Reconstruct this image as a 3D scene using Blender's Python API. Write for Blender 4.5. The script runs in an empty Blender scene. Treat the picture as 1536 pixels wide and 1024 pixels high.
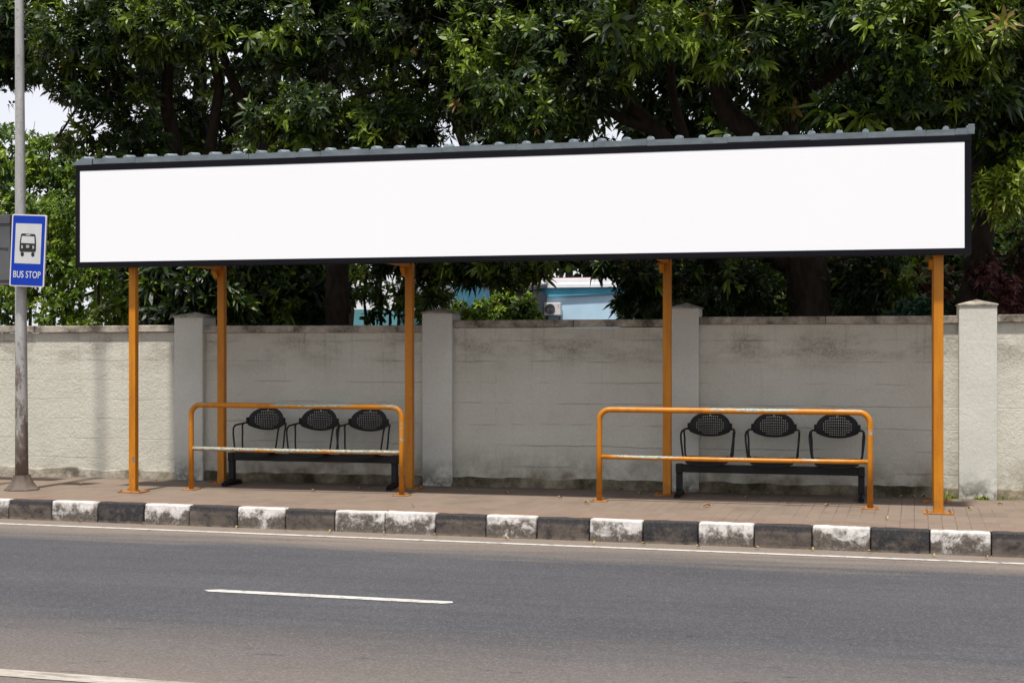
import bpy, bmesh, math, random
import numpy as np
from mathutils import Vector, Matrix, noise as mnoise

random.seed(7)
RNG = np.random.default_rng(11)
R = math.radians
scene = bpy.context.scene
COL = scene.collection

# ------------------------------------------------------------------ camera model
F, HC, HY, YAW = 2133.0, 1.56, 522.0, math.atan(0.246)
CA, SA = math.cos(YAW), math.sin(YAW)

def at(px, py, Y):
    """point of the place seen at photo pixel px,py on the plane Y = const"""
    u = (px - 768.0) / F
    D = Y / (CA + u * SA)
    return Vector((D * (-SA + u * CA), Y, HC + (HY - py) * D / F))

def X(px, Y):
    return at(px, 500, Y).x

# ------------------------------------------------------------------ object helpers
ORG = {}

def thing(name, label, cat, loc=(0, 0, 0), group=None):
    o = bpy.data.objects.new(name, None)
    COL.objects.link(o)
    o.location = loc
    o.empty_display_size = 0.2
    o['label'] = label
    o['category'] = cat
    if group:
        o['group'] = group
    ORG[o.name] = Vector(loc)
    return o

def tag(o, label, cat, group=None, kind=None):
    if label: o['label'] = label
    if cat: o['category'] = cat
    if group: o['group'] = group
    if kind: o['kind'] = kind
    return o

def finish(o, parent, mats):
    for m in (mats if isinstance(mats, (list, tuple)) else [mats]):
        o.data.materials.append(m)
    if parent is not None:
        o.parent = parent
        ORG[o.name] = ORG[parent.name]
    return o

class MB:
    """collects shapes in world coordinates and links them as one mesh object"""
    def __init__(self):
        self.bm = bmesh.new()

    def _mark(self, verts, mi, smooth):
        fs = set()
        for v in verts:
            for f in v.link_faces:
                fs.add(f)
        for f in fs:
            f.material_index = mi
            f.smooth = smooth

    def box(self, x0, x1, y0, y1, z0, z1, mi=0, bevel=0.0, rot=None, pivot=None, seg=2):
        r = bmesh.ops.create_cube(self.bm, size=1.0)
        vs = r['verts']
        c = Vector(((x0 + x1) / 2, (y0 + y1) / 2, (z0 + z1) / 2))
        s = Vector((abs(x1 - x0), abs(y1 - y0), abs(z1 - z0)))
        for v in vs:
            v.co = Vector((v.co.x * s.x, v.co.y * s.y, v.co.z * s.z)) + c
        if bevel > 0:
            es = list({e for v in vs for e in v.link_edges})
            rb = bmesh.ops.bevel(self.bm, geom=es, offset=bevel, segments=seg, affect='EDGES', profile=0.5)
            vs = list({v for f in rb['faces'] for v in f.verts} | {v for v in vs if v.is_valid})
        if rot is not None:
            p = Vector(pivot) if pivot is not None else c
            for v in vs:
                v.co = rot @ (v.co - p) + p
        self._mark(vs, mi, False)
        return vs

    def tube(self, pts, radii, sides=10, mi=0, smooth=True, cap=True):
        pts = [Vector(p) for p in pts]
        if not isinstance(radii, (list, tuple)):
            radii = [radii] * len(pts)
        rings = []
        prevn = None
        for i, p in enumerate(pts):
            if i == 0: d = pts[1] - pts[0]
            elif i == len(pts) - 1: d = pts[-1] - pts[-2]
            else: d = (pts[i + 1] - p).normalized() + (p - pts[i - 1]).normalized()
            d.normalize()
            if prevn is None:
                ref = Vector((0, 0, 1)) if abs(d.z) < 0.9 else Vector((1, 0, 0))
                n = d.cross(ref).normalized()
            else:
                n = (prevn - d * prevn.dot(d)).normalized()
            prevn = n
            b = d.cross(n)
            ring = []
            for k in range(sides):
                a = 2 * math.pi * k / sides
                ring.append(self.bm.verts.new(p + (n * math.cos(a) + b * math.sin(a)) * radii[i]))
            rings.append(ring)
        for i in range(len(rings) - 1):
            for k in range(sides):
                f = self.bm.faces.new((rings[i][k], rings[i][(k + 1) % sides], rings[i + 1][(k + 1) % sides], rings[i + 1][k]))
                f.smooth = smooth
                f.material_index = mi
        if cap:
            f = self.bm.faces.new(list(reversed(rings[0]))); f.material_index = mi
            f = self.bm.faces.new(rings[-1]); f.material_index = mi
        return rings

    def poly(self, pts, mi=0, smooth=False):
        f = self.bm.faces.new([self.bm.verts.new(Vector(p)) for p in pts])
        f.material_index = mi
        f.smooth = smooth
        return f

    def prism(self, outline, origin, ux, uy, depth, mi=0):
        """outline in 2-D (ux,uy axes) extruded by depth along ux x uy"""
        o = Vector(origin); ux = Vector(ux); uy = Vector(uy)
        n = ux.cross(uy).normalized()
        a = [self.bm.verts.new(o + ux * p[0] + uy * p[1]) for p in outline]
        b = [self.bm.verts.new(o + ux * p[0] + uy * p[1] + n * depth) for p in outline]
        k = len(a)
        fs = [self.bm.faces.new(list(reversed(a))), self.bm.faces.new(b)]
        for i in range(k):
            fs.append(self.bm.faces.new((a[i], a[(i + 1) % k], b[(i + 1) % k], b[i])))
        for f in fs:
            f.material_index = mi

    def build(self, name, mats, parent=None, origin=None):
        bmesh.ops.recalc_face_normals(self.bm, faces=self.bm.faces[:])
        me = bpy.data.meshes.new(name)
        off = ORG[parent.name] if parent is not None else (Vector(origin) if origin is not None else Vector((0, 0, 0)))
        for v in self.bm.verts:
            v.co = v.co - off
        self.bm.to_mesh(me)
        self.bm.free()
        o = bpy.data.objects.new(name, me)
        COL.objects.link(o)
        if parent is None:
            o.location = off
            ORG[o.name] = off
        return finish(o, parent, mats)

def np_mesh(name, V, Fq, tint, mat, parent, flat=False):
    off = np.array(ORG[parent.name]) if parent is not None else np.zeros(3)
    V = (V - off).astype(np.float32)
    me = bpy.data.meshes.new(name)
    me.vertices.add(len(V))
    me.vertices.foreach_set('co', V.ravel())
    n = len(Fq)
    me.loops.add(n * 4)
    me.loops.foreach_set('vertex_index', Fq.astype(np.int32).ravel())
    me.polygons.add(n)
    me.polygons.foreach_set('loop_start', np.arange(0, n * 4, 4, dtype=np.int32))
    at_ = me.attributes.new('tint', 'FLOAT', 'POINT')
    at_.data.foreach_set('value', tint.astype(np.float32))
    me.update(calc_edges=True)
    me.polygons.foreach_set('use_smooth', np.ones(n, dtype=bool))
    o = bpy.data.objects.new(name, me)
    COL.objects.link(o)
    return finish(o, parent, mat)

# ------------------------------------------------------------------ material helpers
class NT:
    def __init__(self, name):
        self.m = bpy.data.materials.new(name)
        self.m.use_nodes = True
        self.t = self.m.node_tree
        self.t.nodes.clear()
        self.out = self.t.nodes.new('ShaderNodeOutputMaterial')

    def n(self, typ, ins=None, **props):
        nd = self.t.nodes.new(typ)
        for k, v in props.items():
            setattr(nd, k, v)
        for k, v in (ins or {}).items():
            self.set(nd.inputs[k], v)
        return nd

    def set(self, sock, v):
        if isinstance(v, bpy.types.NodeSocket):
            self.t.links.new(v, sock)
        elif isinstance(v, (tuple, list)) and len(v) == 3 and sock.type == 'RGBA':
            sock.default_value = (*v, 1)
        else:
            sock.default_value = v

    def coord(self, kind='Object'):
        return self.n('ShaderNodeTexCoord').outputs[kind]

    def mapping(self, vec, scale=(1, 1, 1), loc=(0, 0, 0), rot=(0, 0, 0)):
        return self.n('ShaderNodeMapping', {'Vector': vec, 'Scale': scale, 'Location': loc, 'Rotation': rot}).outputs[0]

    def noise(self, vec, scale, detail=4, rough=0.55, dist=0.0, out='Fac'):
        return self.n('ShaderNodeTexNoise', {'Vector': vec, 'Scale': scale, 'Detail': detail, 'Roughness': rough, 'Distortion': dist}).outputs[out]

    def ramp(self, fac, lo, hi, a=0.0, b=1.0):
        return self.n('ShaderNodeMapRange', {'Value': fac, 'From Min': lo, 'From Max': hi, 'To Min': a, 'To Max': b}).outputs[0]

    def math(self, op, a, b=0.0, clamp=False):
        nd = self.n('ShaderNodeMath', operation=op, use_clamp=clamp)
        self.set(nd.inputs[0], a); self.set(nd.inputs[1], b)
        return nd.outputs[0]

    def mix(self, fac, a, b, mode='MIX'):
        nd = self.n('ShaderNodeMix', data_type='RGBA', blend_type=mode)
        self.set(nd.inputs[0], fac); self.set(nd.inputs[6], a); self.set(nd.inputs[7], b)
        return nd.outputs[2]

    def sep(self, vec):
        return self.n('ShaderNodeSeparateXYZ', {'Vector': vec}).outputs

    def bump(self, h, strength=0.3, dist=0.01, normal=None):
        ins = {'Height': h, 'Strength': strength, 'Distance': dist}
        if normal is not None: ins['Normal'] = normal
        return self.n('ShaderNodeBump', ins).outputs[0]

    def principled(self, col, rough=0.6, normal=None, metal=0.0, spec=0.5, **kw):
        ins = {'Base Color': col, 'Roughness': rough, 'Metallic': metal, 'Specular IOR Level': spec}
        if normal is not None: ins['Normal'] = normal
        ins.update(kw)
        p = self.n('ShaderNodeBsdfPrincipled', ins)
        self.t.links.new(p.outputs[0], self.out.inputs[0])
        return p

def simple(name, col, rough=0.5, metal=0.0, spec=0.5, var=0.12, scale=6.0, bump=0.0):
    t = NT(name)
    c = t.coord()
    f = t.noise(c, scale, 5)
    d = tuple(v * (1 - var * 2) for v in col)
    b = tuple(min(1, v * (1 + var)) for v in col)
    cc = t.mix(t.ramp(f, 0.3, 0.7), d, b)
    nrm = t.bump(t.noise(c, scale * 20, 3), bump, 0.004) if bump else None
    t.principled(cc, t.ramp(f, 0.3, 0.7, rough - 0.08, rough + 0.08), nrm, metal, spec)
    return t.m

def wall_mat():
    t = NT('painted plaster blocks')
    c = t.coord()
    wob = t.noise(c, 2.2, 3, out='Color')
    wv = t.n('ShaderNodeVectorMath', {0: wob, 1: (0.5, 0.5, 0.5)}, operation='SUBTRACT').outputs[0]
    wv = t.n('ShaderNodeVectorMath', {0: wv, 'Scale': 0.05}, operation='SCALE').outputs[0]
    c2 = t.n('ShaderNodeVectorMath', {0: c, 1: wv}, operation='ADD').outputs[0]
    s = t.sep(c2)
    uv = t.n('ShaderNodeCombineXYZ', {0: s[0], 1: s[2], 2: 0.0}).outputs[0]
    br = t.n('ShaderNodeTexBrick', {'Vector': uv, 'Color1': (0, 0, 0), 'Color2': (0.12, 0.12, 0.12), 'Mortar': (1, 1, 1), 'Scale': 1.0,
             'Mortar Size': 0.005, 'Mortar Smooth': 0.7, 'Brick Width': 40.0, 'Row Height': 0.235}, offset=0.5)
    joint = t.math('MULTIPLY', br.outputs['Fac'], t.ramp(t.noise(t.mapping(c, (1, 1, 4)), 1.4, 4), 0.46, 0.66))
    big = t.noise(c, 1.1, 5, 0.6)
    fine = t.noise(c, 38, 5, 0.65)
    col = t.mix(t.ramp(big, 0.3, 0.72), (0.508, 0.50, 0.43), (0.608, 0.60, 0.53))
    col = t.mix(t.ramp(fine, 0.3, 0.75, 0.0, 0.35), col, (0.34, 0.31, 0.265))
    col = t.mix(t.math('MULTIPLY', joint, 0.45), col, (0.2, 0.18, 0.15))
    z = t.sep(c)[2]
    # damp stain band hanging below the coping
    st = t.noise(t.mapping(c, (0.8, 1.0, 1.9)), 1.9, 7, 0.66)
    band = t.math('MULTIPLY', t.ramp(z, 1.25, 1.52), t.ramp(z, 1.8, 1.64))
    sm = t.math('MULTIPLY', band, t.ramp(st, 0.45, 0.62))
    sm = t.math('MULTIPLY', sm, t.ramp(t.noise(c, 34, 6, 0.75), 0.30, 0.70))
    col = t.mix(t.math('MULTIPLY', sm, 0.85), col, (0.135, 0.10, 0.072))
    xw = t.ramp(t.sep(c)[0], -4.6, -3.2, 0.25, 1.0)
    sp2 = t.math('MULTIPLY', t.ramp(t.noise(c, 3.3, 6, 0.7), 0.55, 0.72), t.ramp(t.noise(c, 70, 3), 0.45, 0.6))
    col = t.mix(t.math('MULTIPLY', sp2, 0.42), col, (0.2, 0.17, 0.135))
    dr = t.math('MULTIPLY', t.ramp(t.noise(t.mapping(c, (7, 7, 0.35)), 2.2, 5, 0.6), 0.56, 0.72), t.ramp(z, 0.9, 1.75))
    col = t.mix(t.math('MULTIPLY', dr, 0.4), col, (0.17, 0.14, 0.11))
    # splashed dirt at the foot
    ft = t.math('MULTIPLY', t.ramp(z, 0.5, 0.13), t.ramp(t.noise(c, 4.0, 6, 0.65), 0.36, 0.66))
    col = t.mix(t.math('MULTIPLY', t.math('MULTIPLY', ft, xw), 0.85), col, (0.16, 0.125, 0.075))
    b1 = t.noise(c, 26, 6, 0.7, 0.6)
    b2 = t.noise(c, 9, 4, 0.6)
    h = t.math('ADD', t.math('MULTIPLY', b1, 0.6), t.math('MULTIPLY', b2, 0.5))
    h = t.math('SUBTRACT', h, t.math('MULTIPLY', joint, 1.3))
    t.principled(col, 0.88, t.bump(h, 0.65, 0.024), spec=0.2)
    return t.m

def pillar_mat():
    t = NT('painted plaster pillar')
    c = t.coord()
    big = t.noise(c, 1.4, 5, 0.6)
    col = t.mix(t.ramp(big, 0.3, 0.72), (0.50, 0.505, 0.455), (0.60, 0.60, 0.55))
    col = t.mix(t.ramp(t.noise(c, 40, 5, 0.65), 0.42, 0.8, 0, 0.3), col, (0.3, 0.27, 0.23))
    z = t.sep(c)[2]
    ft = t.math('MULTIPLY', t.ramp(z, 0.32, 0.03), t.ramp(t.noise(c, 7.0, 6, 0.65), 0.38, 0.58))
    col = t.mix(t.math('MULTIPLY', ft, 0.9), col, (0.075, 0.065, 0.045))
    h = t.noise(c, 20, 6, 0.65, 0.5)
    t.principled(col, 0.88, t.bump(h, 0.32, 0.015), spec=0.2)
    return t.m

def coping_mat():
    t = NT('weathered cement coping')
    c = t.coord()
    f = t.noise(c, 3.2, 7, 0.7)
    col = t.mix(t.ramp(f, 0.40, 0.62), (0.44, 0.40, 0.34), (0.085, 0.07, 0.056))
    col = t.mix(t.ramp(t.noise(c, 30, 4), 0.4, 0.75, 0, 0.5), col, (0.3, 0.27, 0.23))
    t.principled(col, 0.9, t.bump(t.noise(c, 25, 5), 0.4, 0.015), spec=0.15)
    return t.m

def plinth_mat():
    t = NT('mossy plinth')
    c = t.coord()
    f = t.noise(c, 2.4, 7, 0.68)
    col = t.mix(t.ramp(f, 0.40, 0.64), (0.045, 0.038, 0.024), (0.27, 0.235, 0.17))
    col = t.mix(t.ramp(t.noise(c, 16, 5), 0.45, 0.75, 0, 0.6), col, (0.10, 0.092, 0.05))
    lt = t.math('MULTIPLY', t.ramp(t.sep(c)[0], -3.4, -4.6), t.ramp(t.noise(c, 5, 5), 0.4, 0.55, 1.0, 0.2))
    col = t.mix(lt, col, (0.36, 0.33, 0.28))
    t.principled(col, 0.95, t.bump(t.noise(c, 22, 5), 0.6, 0.02), spec=0.1)
    return t.m

def paving_mat():
    t = NT('dusty clay pavers')
    c = t.coord()
    wob = t.noise(c, 5, 3, out='Color')
    wv = t.n('ShaderNodeVectorMath', {0: wob, 'Scale': 0.012}, operation='SCALE').outputs[0]
    c2 = t.n('ShaderNodeVectorMath', {0: c, 1: wv}, operation='ADD').outputs[0]
    br = t.n('ShaderNodeTexBrick', {'Vector': t.mapping(c2, rot=(0, 0, R(92))), 'Color1': (0.1, 0.1, 0.1), 'Color2': (0.9, 0.9, 0.9), 'Mortar': (0.5, 0.5, 0.5), 'Scale': 1.0,
             'Mortar Size': 0.005, 'Mortar Smooth': 0.4, 'Brick Width': 0.24, 'Row Height': 0.12}, offset=0.5)
    var = t.n('ShaderNodeSeparateColor', {'Color': br.outputs['Color']}).outputs[0]
    big = t.noise(t.mapping(c, (0.6, 1.2, 1)), 1.3, 6, 0.65)
    col = t.mix(var, (0.160, 0.116, 0.089), (0.222, 0.166, 0.130))
    col = t.mix(t.ramp(big, 0.36, 0.66, 0.25, 0.9), col, (0.20, 0.158, 0.125))
    s = t.sep(c)
    red = t.math('MULTIPLY', t.ramp(t.math('ADD', s[1], t.math('MULTIPLY', s[0], 0.037)), 13.25, 12.85), t.ramp(t.noise(c, 2.0, 4), 0.35, 0.6))
    col = t.mix(t.math('MULTIPLY', red, 0.55), col, (0.225, 0.125, 0.092))
    mm = t.math('MULTIPLY', br.outputs['Fac'], t.ramp(t.noise(c, 1.1, 3), 0.38, 0.6))
    mm = t.math('MULTIPLY', mm, t.ramp(s[0], -3.5, 0.3, 0.2, 0.9))
    col = t.mix(t.math('MULTIPLY', mm, 0.75), col, (0.06, 0.045, 0.035))
    st = t.ramp(t.noise(c, 1.9, 7, 0.7), 0.5, 0.68)
    col = t.mix(t.math('MULTIPLY', st, 0.55), col, (0.10, 0.078, 0.06))
    col = t.mix(t.ramp(t.noise(c, 90, 3), 0.35, 0.75, 0, 0.4), col, (0.12, 0.09, 0.07))
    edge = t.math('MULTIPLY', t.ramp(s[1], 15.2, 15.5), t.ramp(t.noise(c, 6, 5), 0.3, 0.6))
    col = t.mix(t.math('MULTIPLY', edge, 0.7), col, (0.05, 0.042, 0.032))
    h = t.math('SUBTRACT', t.math('MULTIPLY', t.noise(c, 60, 4), 0.4), mm)
    t.principled(col, 0.9, t.bump(h, 0.5, 0.008), spec=0.2)
    return t.m

def asphalt_mat():
    t = NT('worn dusty asphalt')
    c = t.coord()
    s = t.sep(c)
    lat = t.math('ADD', s[1], t.math('MULTIPLY', t.math('ADD', s[0], 3.14), 0.037))   # distance across the road
    g1 = t.noise(c, 110, 4, 0.75)
    g2 = t.n('ShaderNodeTexVoronoi', {'Vector': c, 'Scale': 95.0}).outputs['Color']
    g2 = t.n('ShaderNodeSeparateColor', {'Color': g2}).outputs[0]
    streak = t.noise(t.mapping(c, (0.25, 2.6, 1), rot=(0, 0, R(2.1))), 1.6, 6, 0.6)
    big = t.noise(t.mapping(c, (0.5, 1, 1)), 0.9, 5, 0.6)
    col = t.mix(t.ramp(big, 0.3, 0.7), (0.046, 0.047, 0.054), (0.064, 0.065, 0.073))
    st2 = t.noise(t.mapping(c, (0.12, 5.0, 1), rot=(0, 0, R(2.1))), 1.3, 4, 0.6)
    col = t.mix(t.ramp(st2, 0.42, 0.66, 0, 0.45), col, (0.040, 0.040, 0.044))
    lw = t.math('ADD', lat, t.math('MULTIPLY', t.math('SUBTRACT', streak, 0.5), 1.5))
    d1 = t.ramp(lw, 11.5, 12.3)
    d1 = t.math('MULTIPLY', d1, 0.85)
    d2 = t.math('MULTIPLY', t.ramp(lw, 8.6, 6.9), t.ramp(streak, 0.25, 0.7, 0.55, 1.0))
    col = t.mix(d1, col, (0.20, 0.16, 0.128))
    col = t.mix(t.math('MULTIPLY', d2, 0.9), col, (0.165, 0.136, 0.116))
    sp = t.math('MULTIPLY', t.ramp(t.noise(t.mapping(c, (1.0, 5.0, 1)), 2.3, 3, 0.6), 0.655, 0.71), t.ramp(t.noise(c, 25, 3), 0.35, 0.55))
    col = t.mix(t.math('MULTIPLY', sp, 0.75), col, (0.025, 0.025, 0.027))
    gr = t.math('ADD', t.math('MULTIPLY', g1, 0.6), t.math('MULTIPLY', g2, 0.4))
    col = t.mix(t.ramp(gr, 0.42, 0.15, 0, 0.6), col, (0.018, 0.018, 0.02))
    col = t.mix(t.ramp(gr, 0.56, 0.85, 0, 0.42), col, (0.28, 0.26, 0.245))
    t.principled(col, 0.85, t.bump(gr, 0.55, 0.007), spec=0.3)
    return t.m

def road_paint_mat():
    t = NT('worn road paint')
    c = t.coord()
    f = t.noise(c, 14, 7, 0.7)
    col = t.mix(t.ramp(f, 0.50, 0.70), (0.47, 0.455, 0.43), (0.14, 0.125, 0.115))
    col = t.mix(t.ramp(t.noise(c, 110, 3), 0.5, 0.8, 0, 0.6), col, (0.25, 0.23, 0.21))
    t.principled(col, 0.8, t.bump(t.noise(c, 110, 3), 0.4, 0.006), spec=0.3)
    return t.m

def faded_paint_mat():
    t = NT('faded dusty road paint')
    c = t.coord()
    f = t.noise(t.mapping(c, (0.6, 3, 1)), 5, 7, 0.7)
    col = t.mix(t.ramp(f, 0.42, 0.66), (0.42, 0.385, 0.34), (0.17, 0.145, 0.125))
    col = t.mix(t.ramp(t.noise(c, 110, 3), 0.45, 0.8, 0, 0.6), col, (0.2, 0.17, 0.15))
    t.principled(col, 0.85, t.bump(t.noise(c, 110, 3), 0.5, 0.006), spec=0.3)
    return t.m

def kerb_mat(white, k):
    t = NT('kerb paint white' if white else 'kerb paint black')
    c = t.mapping(t.coord(), loc=(k * 3.7, 0, 0))
    z = t.sep(t.coord())[2]
    f = t.noise(c, 6.5, 9, 0.74, 0.3)
    if white:
        low = t.ramp(z, -0.16, -0.03, 0.10, -0.02)
        m = t.ramp(t.math('ADD', f, low), 0.435, 0.56)
        top = t.ramp(z, -0.03, -0.008, 1.0, 0.4)
        m = t.math('MULTIPLY', m, top)
        col = t.mix(m, (0.56, 0.54, 0.515), (0.085, 0.072, 0.06))
        col = t.mix(t.ramp(t.noise(c, 45, 4), 0.45, 0.75, 0, 0.45), col, (0.3, 0.27, 0.24))
    else:
        m = t.ramp(f, 0.36 + 0.1 * k, 0.56 + 0.1 * k)
        m = t.math('MULTIPLY', m, t.ramp(z, -0.035, -0.06, 0.15, 1.0))
        col = t.mix(m, (0.022, 0.022, 0.025), (0.105, 0.085, 0.07))
        col = t.mix(t.ramp(t.noise(c, 50, 4), 0.52, 0.75, 0, 0.35), col, (0.15, 0.13, 0.11))
    sd = t.math('MULTIPLY', t.ramp(z, -0.165, -0.195), t.ramp(t.noise(c, 12, 4), 0.35, 0.6))
    col = t.mix(sd, col, (0.2, 0.16, 0.125))
    t.principled(col, 0.8, t.bump(t.noise(c, 18, 7, 0.7), 0.5, 0.012), spec=0.3)
    return t.m

def orange_mat(name, wear):
    t = NT(name)
    c = t.coord()
    f = t.noise(t.mapping(c, (1, 1, 0.6)), 3.5, 5, 0.6)
    col = t.mix(t.ramp(f, 0.3, 0.7), (0.43, 0.143, 0.0004), (0.53, 0.196, 0.0006))
    chip = t.noise(t.mapping(c, (1.0, 1.0, 0.5)), 9, 6, 0.68)
    col = t.mix(t.ramp(chip, 0.655, 0.68), col, (0.17, 0.15, 0.12))
    gm = t.ramp(t.noise(t.mapping(c, (6, 6, 0.45)), 3, 6, 0.7), 0.48, 0.72, 0, 0.5)
    col = t.mix(gm, col, (0.20, 0.07, 0.006))
    rust = t.ramp(t.noise(c, 22, 5, 0.7), 0.6, 0.7, 0, 0.7)
    col = t.mix(rust, col, (0.27, 0.085, 0.015))
    if wear:
        nz = t.sep(t.n('ShaderNodeNewGeometry').outputs['Normal'])
        up = t.math('ADD', t.math('MULTIPLY', nz[2], 0.55), t.math('MULTIPLY', nz[1], -0.35))
        w1 = t.noise(t.mapping(c, (0.55, 1, 3)), 3.0, 3, 0.5)
        w2 = t.noise(t.mapping(c, (1, 6, 6)), 11, 6, 0.75)
        a = t.math('ADD', t.math('MULTIPLY', w1, 1.1), t.math('MULTIPLY', w2, 0.55))
        a = t.math('ADD', a, t.math('MULTIPLY', up, 0.34))
        m = t.ramp(a, 1.10 - wear, 1.16 - wear)
        worn = t.mix(t.ramp(t.noise(t.mapping(c, (1, 3, 3)), 30, 5, 0.7), 0.36, 0.56), (0.09, 0.085, 0.07), (0.36, 0.37, 0.29))
        col = t.mix(m, col, worn)
    z = t.sep(c)[2]
    dirt = t.math('MULTIPLY', t.ramp(z, 0.32, 0.0), t.ramp(t.noise(c, 14, 5), 0.4, 0.65))
    col = t.mix(t.math('MULTIPLY', dirt, 0.6), col, (0.13, 0.075, 0.03))
    t.principled(col, t.ramp(f, 0.3, 0.7, 0.38, 0.55), t.bump(t.noise(c, 45, 4), 0.12, 0.004), spec=0.4)
    return t.m

def pole_mat():
    t = NT('galvanised rusty pole')
    c = t.coord()
    z = t.sep(c)[2]
    f = t.noise(t.mapping(c, (3, 3, 0.7)), 4, 6, 0.65)
    col = t.mix(t.ramp(f, 0.3, 0.7), (0.30, 0.295, 0.285), (0.44, 0.43, 0.415))
    rn = t.noise(t.mapping(c, (2, 2, 0.8)), 5, 7, 0.7)
    rm = t.ramp(t.math('ADD', rn, t.ramp(z, 0.2, 2.4, 0.20, -0.16)), 0.52, 0.64)
    col = t.mix(t.math('MULTIPLY', rm, 0.85), col, (0.095, 0.06, 0.04))
    col = t.mix(t.ramp(t.noise(c, 30, 5), 0.6, 0.7, 0, 0.6), col, (0.15, 0.10, 0.07))
    t.principled(col, 0.5, t.bump(t.noise(c, 30, 5), 0.25, 0.004), metal=0.25)
    return t.m

def leaf_mat(name, dark, mid, young_lit, rough=0.42, transl=0.22, old=None):
    t = NT(name)
    a = t.n('ShaderNodeAttribute', attribute_name='tint').outputs['Fac']
    cr = t.n('ShaderNodeValToRGB', {'Fac': a})
    e = cr.color_ramp.elements
    e[0].position = 0.0; e[0].color = (*dark, 1)
    e[1].position = 1.0; e[1].color = (*young_lit, 1)  # light end: young leaves, also sunlight painted onto front lobes
    x = e.new(0.58); x.color = (*mid, 1)
    if old:
        e[-1].position = 0.9
        x = e.new(1.0); x.color = (*old, 1)
    col = cr.outputs[0]
    p = t.n('ShaderNodeBsdfPrincipled', {'Base Color': col, 'Roughness': rough, 'Specular IOR Level': 0.35})
    tr = t.n('ShaderNodeBsdfTranslucent', {'Color': t.mix(0.5, col, (0.16, 0.24, 0.02))})
    mx = t.n('ShaderNodeMixShader', {0: transl, 1: p.outputs[0], 2: tr.outputs[0]})
    t.t.links.new(mx.outputs[0], t.out.inputs[0])
    return t.m

def bark_mat():
    t = NT('dark bark')
    c = t.coord()
    f = t.noise(t.mapping(c, (1, 1, 0.3)), 14, 6, 0.65)
    col = t.mix(t.ramp(f, 0.3, 0.7), (0.016, 0.012, 0.009), (0.048, 0.036, 0.027))
    t.principled(col, 0.95, t.bump(f, 0.9, 0.03), spec=0.15)
    return t.m

def soil_mat(name, a, b, sc=1.5):
    t = NT(name)
    c = t.coord()
    col = t.mix(t.ramp(t.noise(c, sc, 6), 0.3, 0.7), a, b)
    col = t.mix(t.ramp(t.noise(c, 40, 3), 0.4, 0.8, 0, 0.5), col, tuple(v * 0.5 for v in a))
    t.principled(col, 0.95, t.bump(t.noise(c, 30, 5), 0.5, 0.02), spec=0.1)
    return t.m

def roof_mat(g):
    t = NT('blue grey roof metal')
    c = t.coord()
    f = t.noise(t.mapping(c, (1, 1, 3)), 5, 6, 0.65)
    col = t.mix(t.ramp(f, 0.3, 0.7), tuple(g * v for v in (0.14, 0.175, 0.20)), tuple(g * v for v in (0.27, 0.325, 0.355)))
    col = t.mix(t.ramp(t.noise(t.mapping(c, (9, 9, 1.2)), 2, 5, 0.7), 0.58, 0.75, 0, 0.55), col, (0.10, 0.11, 0.115))
    t.principled(col, 0.42, t.bump(t.noise(c, 20, 3), 0.08, 0.004), metal=0.15)
    return t.m

M = {}
M['wall'] = wall_mat(); M['pillar'] = pillar_mat(); M['coping'] = coping_mat(); M['plinth'] = plinth_mat()
M['paving'] = paving_mat(); M['asphalt'] = asphalt_mat(); M['paint'] = road_paint_mat(); M['faded'] = faded_paint_mat()
M['post'] = orange_mat('orange post paint', 0); M['plate'] = simple('dusty orange plate', (0.30, 0.13, 0.03), 0.75, var=0.3, scale=14, bump=0.2); M['rail'] = orange_mat('orange rail paint worn', 0.03)
M['rail_worn'] = orange_mat('orange rail paint heavily worn', 0.06)
M['rail_bare'] = orange_mat('rail paint almost gone', 0.27)
M['black'] = simple('black powder coat', (0.006, 0.006, 0.007), 0.42, spec=0.3, var=0.2)
M['plastic'] = simple('black moulded plastic', (0.007, 0.007, 0.008), 0.5, spec=0.25, var=0.15, bump=0.1)
M['frame'] = simple('black sign frame', (0.004, 0.004, 0.007), 0.6, spec=0.12, var=0.1)
M['panel'] = simple('white sign sheet', (0.80, 0.81, 0.835), 0.6, spec=0.2, var=0.004, scale=0.6)
M['roof'] = roof_mat(0.6); M['rib'] = roof_mat(1.2)
M['pole'] = pole_mat()
M['castiron'] = simple('rusty base casting', (0.10, 0.075, 0.06), 0.75, var=0.25, scale=9, bump=0.4)
M['blue'] = simple('sign blue', (0.001, 0.034, 0.36), 0.5, var=0.05, spec=0.25)
M['signwhite'] = simple('sign white', (0.60, 0.59, 0.58), 0.45, var=0.03)
M['signgrey'] = simple('sign grey white', (0.50, 0.51, 0.51), 0.45, var=0.03)
M['signblack'] = simple('sign black', (0.010, 0.010, 0.011), 0.45, var=0.05)
M['greymetal'] = simple('grey sheet metal', (0.085, 0.088, 0.094), 0.55, var=0.15, scale=2.5, bump=0.05)
M['bark'] = bark_mat()
M['soil'] = soil_mat('garden soil', (0.05, 0.038, 0.025), (0.09, 0.07, 0.045))
M['earth'] = soil_mat('dry earth', (0.14, 0.11, 0.08), (0.22, 0.18, 0.13), 0.6)
M['leaf'] = leaf_mat('broad glossy leaf', (0.0035, 0.009, 0.002), (0.015, 0.037, 0.005), (0.165, 0.235, 0.018), rough=0.44, transl=0.18, old=(0.24, 0.17, 0.05))
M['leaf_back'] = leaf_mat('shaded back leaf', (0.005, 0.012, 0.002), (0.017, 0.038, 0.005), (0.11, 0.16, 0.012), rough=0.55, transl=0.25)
M['leaf_bush'] = leaf_mat('hedge leaf', (0.02, 0.05, 0.006), (0.10, 0.175, 0.014), (0.31, 0.40, 0.03), rough=0.48, transl=0.3)  # bright greens: sunlight on the bushes is put into the leaf colour
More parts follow.
